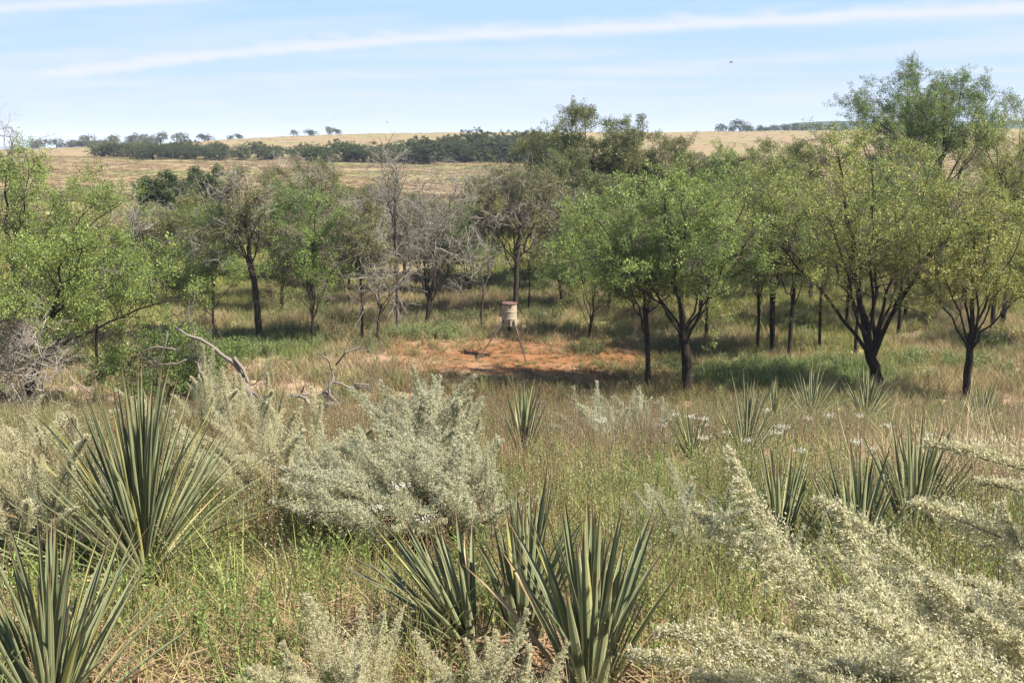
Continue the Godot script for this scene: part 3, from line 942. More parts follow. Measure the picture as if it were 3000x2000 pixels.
	tree("leafy_tree", "green tree seen through the middle of the many-limbed tree crown", G3, "thin", 15.1, -48.0, 0.1, 1.7, 2.5, 6.6, 0.11, 7, 2.2, Color(0.85, 0.85, 0.8), 49)
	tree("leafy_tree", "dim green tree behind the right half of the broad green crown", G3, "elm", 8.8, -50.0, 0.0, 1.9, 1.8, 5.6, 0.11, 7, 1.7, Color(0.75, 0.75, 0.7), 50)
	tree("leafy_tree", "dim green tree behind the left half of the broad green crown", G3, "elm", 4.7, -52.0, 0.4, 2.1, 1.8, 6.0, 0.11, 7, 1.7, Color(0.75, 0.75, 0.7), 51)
	tree("leafy_tree", "wide low olive tree between the two dark oaks and the grey forked top", G3, "weeping", -18.6, -62.0, 0.0, 2.2, 0.6, 5.2, 0.1, 7, 0.9, Color(1.0, 1.02, 0.9), 71)
	tree("leafy_tree", "wide olive tree before the tan field, left of the thin white-topped dead tree", G3, "weeping", -9.8, -68.0, 0.0, 2.6, 0.8, 6.0, 0.12, 8, 1.0, Color(0.95, 1.0, 0.88), 72)
	tree("leafy_tree", "grey-green bushy tree right behind the large bare grey tree", G3, "weeping", -4.6, -57.0, 0.0, 1.9, 0.5, 5.4, 0.1, 7, 0.8, Color(1.0, 1.0, 0.9), 73)
	tree("leafy_tree", "low green bushy tree left behind the feeder, in front of the willowy tree", G3, "elm", -2.2, -56.0, 0.0, 1.7, 0.4, 4.6, 0.09, 7, 0.7, Color(0.75, 0.8, 0.75), 74)
	tree("leafy_tree", "low green bushy tree behind the small round green tree at left", G3, "elm", -14.8, -53.0, 0.0, 1.9, 0.5, 5.0, 0.09, 7, 0.8, Color(0.85, 0.88, 0.8), 75)
	tree("leafy_tree", "slim green tree filling the gap between the broad crown and the close trio", G3, "elm", 8.2, -45.0, 0.0, 1.7, 2.2, 6.4, 0.09, 7, 2.2, Color(0.9, 0.92, 0.88), 61)
	tree("leafy_tree", "thin-trunked tree behind the left limbs of the many-limbed tree", G3, "sunny", 11.4, -46.5, -0.2, 1.8, 2.6, 7.6, 0.1, 7, 2.4, Color(0.9, 0.92, 0.88), 62)
	tree("leafy_tree", "olive tree between the many-limbed tree and the forked black trunk, farther back", G3, "thin", 18.4, -50.0, 0.0, 2.0, 2.6, 8.0, 0.11, 8, 2.4, Color(0.85, 0.88, 0.85), 63)
	tree("leafy_tree", "dark green tree far behind the straight trunk, its top at the tan field", G3, "weeping", 15.4, -63.0, 0.3, 2.4, 3.2, 8.4, 0.12, 8, 2.4, Color(0.85, 0.9, 0.85), 64)
	tree("leafy_tree", "green tree far back behind the broad crown, right of the skyline tree", G3, "elm", 11.6, -62.0, 0.0, 2.4, 3.0, 7.8, 0.12, 8, 2.2, Color(0.85, 0.9, 0.85), 65)
	tree("leafy_tree", "bright tree at the right edge behind the low tree with the long limb", G3, "sunny", 25.0, -52.0, 0.0, 2.2, 2.4, 8.6, 0.12, 8, 2.2, W, 66)
	tree("leafy_tree", "green tree standing behind the stout dead-topped trunk, to its right", G3, "elm", -11.0, -51.0, 0.6, 1.8, 1.8, 6.2, 0.1, 7, 1.8, Color(0.85, 0.9, 0.85), 67)
	tree("leafy_tree", "grey-green tree behind the thin white-topped dead tree", G3, "half", -5.6, -53.0, -0.4, 1.8, 1.6, 6.0, 0.1, 7, 1.7, W, 68)
	tree("leafy_tree", "small green tree with a thin trunk under the big left crown", G1, "elm", -15.45, -39.4, 0.3, 1.6, 1.5, 4.9, 0.07, 6, 1.6, Color(0.95, 0.95, 0.9), 52)
	tree("leafy_tree", "bushy green tree right of the big left tree, behind the pale fallen limb", G1, "elm", -16.3, -43.9, 0.7, 2.0, 0.5, 4.1, 0.08, 7, 0.7, Color(0.95, 0.95, 0.9), 53)
	tree("leafy_shrub", "dark leafy shrub behind the tips of the spiky yucca and the fallen limb", G1, "elm", -10.5, -33.0, 0.1, 2.1, 0.15, 2.1, 0.05, 9, 0.25, Color(0.72, 0.78, 0.75), 54)

const ORD := ["first", "second", "third", "fourth", "fifth", "sixth", "seventh", "eighth", "ninth", "tenth", "eleventh", "twelfth", "thirteenth", "fourteenth", "fifteenth", "sixteenth"]

func build_far() -> void:
	# round oaks in thickets along the foot of the hill, each placed from [x, z, radius, height, tint]
	var forms := []
	for i in 4:
		forms.append(oak_form(i))
	var rows := [
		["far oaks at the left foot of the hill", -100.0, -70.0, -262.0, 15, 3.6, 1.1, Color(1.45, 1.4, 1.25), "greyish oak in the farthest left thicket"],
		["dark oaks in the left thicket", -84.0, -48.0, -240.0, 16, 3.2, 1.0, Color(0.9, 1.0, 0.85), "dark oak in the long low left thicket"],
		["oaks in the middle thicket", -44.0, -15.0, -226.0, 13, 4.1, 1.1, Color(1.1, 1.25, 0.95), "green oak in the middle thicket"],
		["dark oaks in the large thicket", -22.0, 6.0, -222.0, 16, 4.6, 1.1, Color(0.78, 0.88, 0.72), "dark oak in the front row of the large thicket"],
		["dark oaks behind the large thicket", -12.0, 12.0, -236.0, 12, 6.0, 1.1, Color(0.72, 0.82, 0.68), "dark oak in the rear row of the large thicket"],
	]
	rng.seed = 77
	var n := 0
	for r in rows:
		for i in int(r[4]):
			var f: float = (i + rng.randf_range(0.1, 0.9)) / float(r[4])
			var x := lerpf(r[1], r[2], f)
			var z: float = r[3] + rng.randf_range(-7.0, 6.0)
			var hgt: float = r[5] * rng.randf_range(0.72, 1.1)
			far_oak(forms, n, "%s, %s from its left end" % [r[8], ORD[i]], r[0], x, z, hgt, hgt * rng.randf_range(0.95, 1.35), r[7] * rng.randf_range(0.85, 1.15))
			n += 1
	var single := [
		["dark oak with bare twigs in the notch right of the skyline tree", 29.0, -150.0, 4.4, 3.1, Color(0.7, 0.75, 0.7)],
		["dark oak close beside the one with bare twigs right of the skyline tree", 25.6, -152.0, 4.0, 2.4, Color(0.75, 0.8, 0.72)],
		["grey-green oak with a dead stem above the many-limbed tree", 38.5, -150.0, 3.6, 2.6, Color(1.2, 1.3, 1.1)],
		["grey-green oak left of the dead stem above the many-limbed tree", 35.6, -154.0, 3.0, 2.0, Color(1.2, 1.3, 1.1)],
		["lone dark bush on the hill's left shoulder", -141.0, -505.0, 4.2, 4.4, Color(0.9, 1.0, 0.9)],
		["first small bush left of the pair on the left shoulder of the hill", -130.0, -508.0, 2.0, 2.2, Color(0.9, 1.0, 0.9)],
		["second small bush on the left shoulder of the hill", -126.0, -506.0, 2.6, 2.8, Color(0.9, 1.0, 0.9)],
		["small bush at the left end of the row on the hill crest", -99.0, -500.0, 2.6, 2.0, Color(1.0, 1.1, 1.0)],
		["wide low bush in the row on the hill crest", -91.0, -497.0, 3.0, 3.4, Color(1.0, 1.1, 1.0)],
		["pale bush right of the wide one on the hill crest", -83.5, -503.0, 3.6, 2.4, Color(1.3, 1.35, 1.3)],
		["last bush of the row on the hill crest", -80.0, -500.0, 2.8, 2.6, Color(1.0, 1.1, 1.0)],
	]
	for s in single:
		far_oak(forms, n, s[0], "bushes standing alone on the far hill", s[1], s[2], s[3], s[4], s[5])
		n += 1
	for i in 13:        # the row of trees on the horizon at right
		var x := 104.0 + i * 4.6
		var hgt: float = 4.6 if i == 2 else rng.randf_range(1.8, 3.0)
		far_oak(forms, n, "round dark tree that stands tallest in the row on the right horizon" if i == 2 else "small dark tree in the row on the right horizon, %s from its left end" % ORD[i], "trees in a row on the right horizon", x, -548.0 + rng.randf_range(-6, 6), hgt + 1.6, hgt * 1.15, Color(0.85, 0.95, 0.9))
		n += 1
	for i in 16:        # brush along the skyline at far left
		var x := lerpf(-206.0, -146.0, (i + rng.randf()) / 16.0)
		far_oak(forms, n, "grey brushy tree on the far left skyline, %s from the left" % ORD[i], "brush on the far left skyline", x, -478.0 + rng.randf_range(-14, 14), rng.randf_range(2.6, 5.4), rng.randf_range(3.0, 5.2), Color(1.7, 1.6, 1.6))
		n += 1
	for f in forms:
		f.free()
	# poles on the horizon
	for p in [["slender utility pole on the skyline right of the middle skyline tree", 137.0, -900.0, 8.5], ["utility pole among the tree row on the right horizon", 154.0, -600.0, 5.6]]:
		var t := thing("utility_pole", p[0], "pole", on(p[1], p[2]), "poles on the skyline")
		var g := Geo.new()
		g.tube(PackedVector3Array([Vector3(0, -1, 0), Vector3(0, p[3], 0)]), 0.3, 0.22, 6, Color(0.09, 0.08, 0.07), Color(0.09, 0.08, 0.07))
		part("pole", g.mesh(M.bark), t)
		var c := Geo.new()
		c.box(Vector3(0, p[3] - 0.5, 0.25), Vector3(2.0, 0.16, 0.14), Color(0.09, 0.08, 0.07))
		part("crossarm", c.mesh(M.bark), t)
	for i in 7:
		var t := thing("fence_post", "thin dark fence post on the far hill before the horizon trees", "fence post", on(88.0 + i * 6.0, -470.0), "fence posts on the far hill")
		var g := Geo.new()
		g.tube(PackedVector3Array([Vector3(0, -0.3, 0), Vector3(0, 1.3, 0)]), 0.09, 0.08, 5, Color(0.12, 0.1, 0.09), Color(0.12, 0.1, 0.09))
		part("post", g.mesh(M.bark), t)

func far_oak(forms: Array, n: int, label: String, group: String, x: float, z: float, hgt: float, wide: float, tint: Color) -> void:
	var src: Node3D = forms[n % forms.size()]
	var o: Node3D = thing("oak_bush", label, "tree", on(x, z), group)
	for ch in src.get_children():
		var k: Node3D
		if ch is MultiMeshInstance3D:
			var mm := MultiMesh.new()
			mm.transform_format = MultiMesh.TRANSFORM_3D
			mm.use_colors = true
			mm.mesh = ch.multimesh.mesh
			mm.instance_count = ch.multimesh.instance_count
			for i in mm.instance_count:
				mm.set_instance_transform(i, ch.multimesh.get_instance_transform(i))
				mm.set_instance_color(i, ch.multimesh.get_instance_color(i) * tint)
			k = MultiMeshInstance3D.new()
			k.multimesh = mm
			k.set_meta("kind", "stuff")
		else:
			k = MeshInstance3D.new()
			k.mesh = ch.mesh
		k.name = ch.name
		o.add_child(k)
	o.scale = Vector3(wide, hgt / 1.45, wide)
	o.rotation.y = n * 1.7

func build_feeder() -> void:
	var base := on(-0.1, -41.0)
	base.y = minf(base.y, -6.75)
	var t := thing("game_feeder", "tan steel barrel feeder on three rusty pipe legs over bare red earth", "feeder", base)
	var y0 := 1.28
	var tan := Color(0.34, 0.285, 0.2)
	var R := 0.288
	var prof := [Vector2(0.0, 0.0), Vector2(R * 0.96, 0.0), Vector2(R, 0.015)]
	for k in [0.29, 0.57]:
		prof.append_array([Vector2(R, k - 0.02), Vector2(R + 0.014, k - 0.006), Vector2(R + 0.014, k + 0.006), Vector2(R, k + 0.02)])
	prof.append_array([Vector2(R, 0.84), Vector2(R + 0.008, 0.845), Vector2(R + 0.008, 0.86), Vector2(R - 0.01, 0.865)])
	var g := Geo.new()
	g.lathe(prof, 40, tan, Vector3(0, y0, 0))
	part("barrel", g.mesh(M.paint), t)
	var lid := Geo.new()
	lid.lathe([Vector2(R + 0.012, 0.835), Vector2(R + 0.02, 0.85), Vector2(R + 0.02, 0.885), Vector2(R - 0.005, 0.895), Vector2(R - 0.03, 0.87), Vector2(0.0, 0.872)], 40, Color(0.17, 0.1, 0.082), Vector3(0, y0, 0))
	var lidm := part("lid", lid.mesh(M.rust), t)
	var la := Geo.new()
	la.box(Vector3(0.1, y0 + 0.845, R + 0.02), Vector3(0.07, 0.05, 0.03), Color(0.1, 0.05, 0.04))
	part("latch", la.mesh(M.rust), lidm)
	var ctrl := Geo.new()
	ctrl.box(Vector3(0.0, y0 + 0.13, R + 0.012), Vector3(0.05, 0.24, 0.03), Color(0.025, 0.024, 0.024))
	part("control_box", ctrl.mesh(M.rust), t)
	var sp := Geo.new()
	sp.lathe([Vector2(0.0, -0.2), Vector2(0.068, -0.2), Vector2(0.07, -0.19), Vector2(0.07, -0.03), Vector2(0.085, -0.002), Vector2(0.0, -0.001)], 20, Color(0.018, 0.017, 0.017), Vector3(0.0, y0, 0.05))
	part("spinner", sp.mesh(M.rust), t)
	var feet := [Vector3(-1.26, 0, 0.85), Vector3(0.68, 0, 0.98), Vector3(0.62, 0, -0.95)]
	for f in feet:
		var out: Vector3 = f.normalized()
		var world: Vector3 = t.position + f
		var foot := Vector3(f.x, height(world.x, world.z) - t.position.y - 0.06, f.z)
		var head := out * (R + 0.03) + Vector3(0, y0 + 0.16, 0)
		var leg := Geo.new()
		var dir := (foot - head).normalized()
		leg.tube(PackedVector3Array([head - dir * 0.05, foot]), 0.026, 0.026, 10, Color(0.10, 0.062, 0.05), Color(0.12, 0.075, 0.058))
		var lm := part("leg", leg.mesh(M.rust), t)
		var sl := Geo.new()
		sl.tube(PackedVector3Array([head - dir * 0.1, head + dir * 0.55]), 0.036, 0.036, 10, Color(0.13, 0.085, 0.075), Color(0.13, 0.085, 0.075))
		sl.tube(PackedVector3Array([head + dir * 0.78, head + dir * 0.84]), 0.038, 0.038, 10, Color(0.09, 0.06, 0.05), Color(0.09, 0.06, 0.05))
		part("sleeve", sl.mesh(M.rust), lm)
		var br := Geo.new()
		br.box(out * (R + 0.012) + Vector3(0, y0 + 0.16, 0), Vector3(0.1, 0.14, 0.1) * Vector3(absf(out.z) * 0.6 + 0.3, 1, absf(out.x) * 0.6 + 0.3), tan * 0.55)
		part("bracket", br.mesh(M.rust), lm)

func wood(t: Node3D, lines: Array, tint: Color, wob: float) -> void:
	var xs := []
	var cs := []
	for L in lines:
		var p := PackedVector3Array()
		var n: int = (L.size() - 2) / 2
		var drift := rng.randf_range(-0.25, 0.25)
		for i in n:
			var q := Vector3(L[2 + i * 2], L[3 + i * 2], wob * sin(i * 0.9) * 0.2 + drift * wob * i * 0.3)
			if i > 0:
				var prev := p[p.size() - 1]
				p.append(prev.lerp(q, 0.5) + rdir() * L[0] * 0.4)
			p.append(q)
		var g := Geo.new()
		g.tube(p, maxf(L[0] * 0.9, 0.013), maxf(L[1] * 0.9, 0.009), 8, tint, tint * 1.08, 0.4)
		for k in 3:
			var e := p[p.size() - 1 - (k * p.size()) / 4]
			var dir := (p[p.size() - 1] - p[0]).normalized() + rdir(0.3) * 0.8
			xs.append(Transform3D(turned(dir, rng.randf() * TAU).scaled(Vector3.ONE * rng.randf_range(0.2, 0.5)), e))
			cs.append(Color(0.7, 0.68, 0.66))
		part("branch", g.mesh(M.dead), t)
	many("twigs", S.grey, xs, cs, t)

func build_deadwood() -> void:
	rng.seed = 61
	var log_a := [
		[0.053, 0.040, 0.00, 0.29, 0.11, 0.40, 0.19, 0.51, 0.17, 0.59, 0.11, 0.64],
		[0.035, 0.022, 0.02, 0.31, -0.06, 0.46, -0.13, 0.58, -0.20, 0.61, -0.34, 0.61],
		[0.018, 0.013, -0.20, 0.62, -0.06, 0.61, 0.08, 0.63, 0.17, 0.64],
		[0.018, 0.009, -0.20, 0.64, -0.16, 0.72],
		[0.026, 0.009, 0.32, 0.39, 0.29, 0.51, 0.19, 0.64, 0.18, 0.72, 0.23, 0.83, 0.22, 0.95, 0.20, 1.04, 0.18, 1.13, 0.12, 1.18],
		[0.015, 0.007, 0.22, 0.79, 0.35, 0.77, 0.45, 0.72, 0.60, 0.72],
		[0.011, 0.004, 0.51, 0.72, 0.54, 0.77, 0.71, 0.75],
		[0.013, 0.004, 0.27, 1.02, 0.36, 1.13, 0.41, 1.20, 0.63, 1.28],
		[0.049, 0.022, 0.00, 0.24, 0.14, 0.32, 0.32, 0.37, 0.46, 0.37, 0.58, 0.30, 0.68, 0.21, 0.74, 0.06],
		[0.06, 0.03, -0.04, -0.05, 0.0, 0.12, 0.03, 0.24, 0.17, 0.29, 0.35, 0.28]]
	var log_b := [
		[0.021, 0.06, 0.00, 2.07, 0.19, 1.96, 0.42, 1.90, 0.60, 1.77, 0.76, 1.60, 0.90, 1.49, 1.00, 1.34, 1.10, 1.19, 1.17, 1.04, 1.25, 0.82, 1.30, 0.47, 1.33, -0.05],
		[0.021, 0.034, 0.31, 1.60, 0.35, 1.38, 0.49, 1.19, 0.69, 1.00, 0.91, 0.76, 1.00, 0.56, 1.12, 0.3],
		[0.021, 0.011, 0.28, 1.62, 0.02, 1.50, -0.15, 1.49, -0.38, 1.46, -0.48, 1.49],
		[0.016, 0.008, 0.31, 1.60, 0.30, 1.81, 0.30, 2.02],
		[0.008, 0.016, -0.14, 2.02, -0.17, 1.81, -0.31, 1.51, -0.36, 1.38],
		[0.008, 0.013, -0.55, 1.69, -0.32, 1.77, -0.05, 1.73, 0.29, 1.49],
		[0.016, 0.032, 0.32, 1.17, 0.69, 1.15, 1.01, 1.07, 1.17, 1.00, 1.33, 0.82],
		[0.016, 0.008, 1.01, 1.07, 1.24, 1.17, 1.37, 1.34],
		[0.016, 0.011, 1.01, 1.06, 0.91, 0.80],
		[0.021, 0.011, 0.37, 1.58, 0.34, 1.30, 0.41, 1.04],
		[0.016, 0.006, 0.07, 2.07, 0.17, 2.23, 0.27, 2.33],
		[0.032, 0.027, 0.90, 1.58, 1.06, 1.41, 1.14, 1.21]]
	var log_c := [
		[0.085, 0.057, 0.00, 1.20, 0.73, 1.05, 1.26, 0.78, 1.76, 0.40, 2.15, 0.21, 2.73, -0.01],
		[0.038, 0.024, 0.53, 1.36, 0.95, 0.98, 1.42, 0.44]]
	var pale := Color(0.29, 0.25, 0.215)
	wood(thing("fallen_log", "weathered grey fallen log with curling branches behind the large sagebrush", "dead wood", Vector3(-2.6, -2.38, -14.0)), log_a, pale, 0.3)
	wood(thing("fallen_limb", "long pale fallen limb with bare side branches right of the spiky yucca tips", "dead wood", Vector3(-5.36, -3.46, -17.0)), log_b, pale * 0.85, 0.4)
	wood(thing("fallen_log", "thick dark fallen log at the left edge, leaning by the black trunk", "dead wood", Vector3(-15.31, -6.7, -30.0)), log_c, Color(0.2, 0.155, 0.125), 0.2)


func build_slope_plants() -> void:
	yucca("largest spiky yucca, its tall fan of blades reaching up before the trees", on(-1.44, -4.0), 0.82, 140, 0.0175, 60, Vector3(0.03, 0, 0), 0.1, 10, 1)
	yucca("yucca head leaning far left out of the base of the largest yucca", on(-1.58, -3.9), 0.64, 50, 0.018, 30, Vector3(-1.25, -0.3, 0.1), 0.12, 2, 2)
	yucca("near yucca cut by the lower left corner", on(-1.26, -2.7), 0.6, 84, 0.018, 46, Vector3(0.1, 0.1, 0), 0.02, 5, 3)
	yucca("broad-bladed yucca at bottom centre standing upright, nearest of its clump", on(0.22, -2.82), 0.6, 58, 0.028, 36, Vector3(0.0, 0.3, 0), 0.02, 4, 4)
	yucca("upright yucca behind the broad-bladed one at bottom centre", on(0.04, -3.2), 0.57, 42, 0.026, 26, Vector3(0.05, 0.4, 0), 0.02, 2, 5)
	yucca("low yucca fan leaning left out of the bottom centre clump", on(-0.1, -3.15), 0.5, 46, 0.023, 40, Vector3(-0.6, 0.05, 0.0), 0.04, 4, 6)
	yucca("narrow yucca at right, leftmost of three in the row behind the pale sagebrush", on(1.16, -4.4), 0.53, 58, 0.021, 52, Vector3(-0.15, 0.2, 0), 0.03, 2, 7)
	yucca("yucca at right, middle one of the row behind the pale sagebrush", on(1.42, -4.2), 0.55, 60, 0.023, 52, Vector3(0.0, 0.2, 0), 0.03, 2, 8)
	yucca("brownish yucca at right end of the row behind the pale sagebrush", on(1.82, -4.7), 0.63, 58, 0.021, 52, Vector3(0.08, 0.2, 0), 0.05, 2, 9)
	yucca("single upright yucca standing alone right of the large sagebrush, halfway down", on(0.08, -7.7), 0.66, 32, 0.026, 28, Vector3(0, 0.3, 0), 0.03, 2, 10)
	yucca("yucca left of the weathered fallen log", on(-2.14, -9.4), 0.58, 44, 0.02, 44, Vector3(-0.1, 0.1, 0), 0.05, 3, 11)
	yucca("yucca with a dark dead skirt amid white flowers at mid right", on(1.72, -7.7), 0.66, 56, 0.018, 56, Vector3(0.05, 0.05, 0), 0.08, 10, 12)
	yucca("small yucca left of the one with the dark skirt at mid right", on(1.36, -7.8), 0.52, 32, 0.016, 46, Vector3(-0.25, 0, 0), 0.05, 4, 13)
	yucca("yucca on the brow before the many-limbed tree, left one of the silvery pair", on(3.7, -13.0), 0.72, 70, 0.03, 74, Vector3.ZERO, 0.22, 5, 14)
	yucca("yucca on the brow before the many-limbed tree, right one of the silvery pair", on(4.45, -13.2), 0.74, 70, 0.03, 72, Vector3.ZERO, 0.22, 5, 15)
	yucca("loose yucca on the brow left of the silvery pair", on(2.95, -11.8), 0.55, 36, 0.024, 56, Vector3.ZERO, 0.12, 3, 16)
	yucca("yucca at the right edge of the brow below the forked black trunk", on(5.45, -12.2), 0.6, 40, 0.022, 50, Vector3(0.1, 0, 0), 0.12, 3, 17)
	yucca("small yucca poking out behind the large sagebrush", on(-1.1, -9.0), 0.5, 24, 0.018, 30, Vector3.ZERO, 0.05, 1, 18)

	sage("large silvery sagebrush in the middle of the slope, its plumes blown left", on(-0.48, -4.45), 0.56, 0.62, 150, Vector3(-0.45, 0.0, 0.0), "silver", 1.0, true, 1)
	sage("tall thin sagebrush behind the large silvery one", on(-0.55, -6.6), 0.45, 0.78, 60, Vector3(-0.1, 0.3, 0), "silver", 1.2, false, 2)
	sage("nearest sagebrush, a pale mass of blown plumes in the lower right corner", on(1.08, -1.95), 0.76, 0.68, 118, Vector3(-1.0, 0.05, -0.1), "plume", 1.2, true, 3)
	sage("pale sagebrush plumes at the right edge above the nearest sagebrush", on(1.78, -2.65), 0.5, 0.9, 48, Vector3(-0.6, 0.15, 0), "plume", 1.2, true, 4)
	sage("cream sagebrush at the bottom edge left of the broad-bladed yucca", on(-0.42, -2.55), 0.26, 0.33, 26, Vector3(-0.2, 0.3, 0), "plume", 0.62, true, 5)
	sage("low sagebrush tuft at the bottom edge before the broad-bladed yucca", on(-0.06, -2.45), 0.22, 0.34, 20, Vector3(0.2, 0, 0), "plume", 0.7, true, 6)
	sage("cream sagebrush at the left edge behind the near corner yucca", on(-2.0, -3.9), 0.46, 0.56, 44, Vector3(-0.2, 0.2, 0), "plume", 0.8, true, 7)
	sage("feathery green-grey sagebrush left of the yucca row at right", on(0.74, -4.4), 0.34, 0.52, 16, Vector3(-0.05, 0.4, 0), "silver", 1.0, false, 8)
	sage("small sagebrush on the brow right of the large sagebrush top", on(1.1, -10.8), 0.7, 0.5, 36, Vector3(-0.1, 0.3, 0), "silver", 1.3, false, 11)
	sage("rusty stemmed sagebrush left of the large silvery one", on(-1.25, -5.4), 0.45, 0.58, 44, Vector3(-0.1, 0.5, 0), "plume", 0.9, false, 12)
	sage("pale sagebrush clump behind the blades of the largest yucca", on(-2.5, -8.6), 0.6, 0.7, 26, Vector3(0, 0.5, 0), "plume", 1.1, false, 13)
	sage("low sagebrush left of the yucca with the dark skirt", on(0.85, -8.9), 0.6, 0.5, 34, Vector3(-0.2, 0.3, 0), "silver", 1.2, false, 14)
	sage("small sagebrush beneath the yucca row at right", on(1.1, -4.0), 0.25, 0.3, 40, Vector3(0, 0.4, 0), "silver", 0.8, false, 15)
	sage("low cream sagebrush at far left below the dark fallen log", on(-2.9, -6.4), 0.5, 0.5, 34, Vector3(-0.1, 0.4, 0), "plume", 0.95, false, 16)

var clear := []        # [x, z, radius] of plants that the grass does not grow through

func crowded(x: float, z: float) -> bool:
	for c in clear:
		if absf(x - c[0]) < c[2] and z > c[1] - 0.15 and z < c[1] + c[2] * 1.8:
			return true
	return false

func scatter(called: String, label: String, m: Mesh, count: int, d0: float, d1: float, slope: float, extra: float, lo: float, hi: float, tone: int, keep: int, sd: int) -> void:
	# tone 0: own colours; 1: the sward's. keep 0: everywhere; 1: green patches; 2: dry patches; 3: thin on bare earth; 4: the weed bed
	rng.seed = 20000 + sd
	var xs := []
	var cs := []
	for i in count:
		var d := sqrt(lerpf(d0 * d0, d1 * d1, rng.randf()))
		var w := slope * d + extra
		var x := rng.randf_range(-w, w)
		var z := -d
		var a := soft.get_noise_2d(x * 5.0 + 20.0 + 91.0 * sd, z * 5.0) * 1.5
		if d < 16.0 and crowded(x, z):
			continue
		if keep == 1 and rng.randf() > 0.5 + a * 1.6:
			continue
		if keep == 2 and rng.randf() > 0.62 - a * 1.6:
			continue
		if keep == 3 and rng.randf() < maxf(bare(x, z) * 0.3, smoothstep(0.12, 0.35, fine.get_noise_2d(x * 2.6 + 50.0, z * 2.6)) * 0.75):
			continue
		if keep == 4 and rng.randf() > (1.0 - smoothstep(0.5, 1.2, Vector2((x - 10.2) / 4.6, (d - 38.2) / 2.8).length())) + 0.9 * (1.0 - smoothstep(0.5, 1.2, Vector2((x + 10.5) / 3.0, (d - 43.5) / 3.0).length())) + 0.9 * (1.0 - smoothstep(0.5, 1.2, Vector2((x + 3.5) / 2.4, (d - 45.5) / 2.0).length())) + 0.1:
			continue
		var s := rng.randf_range(lo, hi)
		var sy := s * rng.randf_range(0.8, 1.2)
		if d > 130.0:
			sy *= 0.6
		if d > 34.0 and d < 48.0:      # the game keeps the grass short round the feeder
			sy *= 1.0 - 0.8 * maxf(1.0 - smoothstep(2.0, 4.2, Vector2(x + 0.2, d - 39.6).length()), bare(x, z) * 0.8)
		xs.append(Transform3D(Basis(Vector3.UP, rng.randf_range(-0.9, 0.9) if tone == 0 else rng.randf() * TAU).scaled(Vector3(s, sy, s)), on(x, z)))
		if tone == 2:      # lying flat
			xs[xs.size() - 1].basis = turned(Vector3(rng.randfn(), rng.randf_range(0.0, 0.35), rng.randfn()).normalized(), rng.randf() * TAU).scaled(Vector3.ONE * s)
		var b := rng.randf_range(0.8, 1.2) if d < 130.0 else rng.randf_range(0.95, 1.08)
		var col := Color(b, b, b)
		if tone == 3:
			col = Color(0.14, 0.135, 0.065) * b
		if tone == 1:
			col = sward(x, z) * b
		cs.append(col)
	tag(many(called, m, xs, cs, self), label, "", "", "stuff")

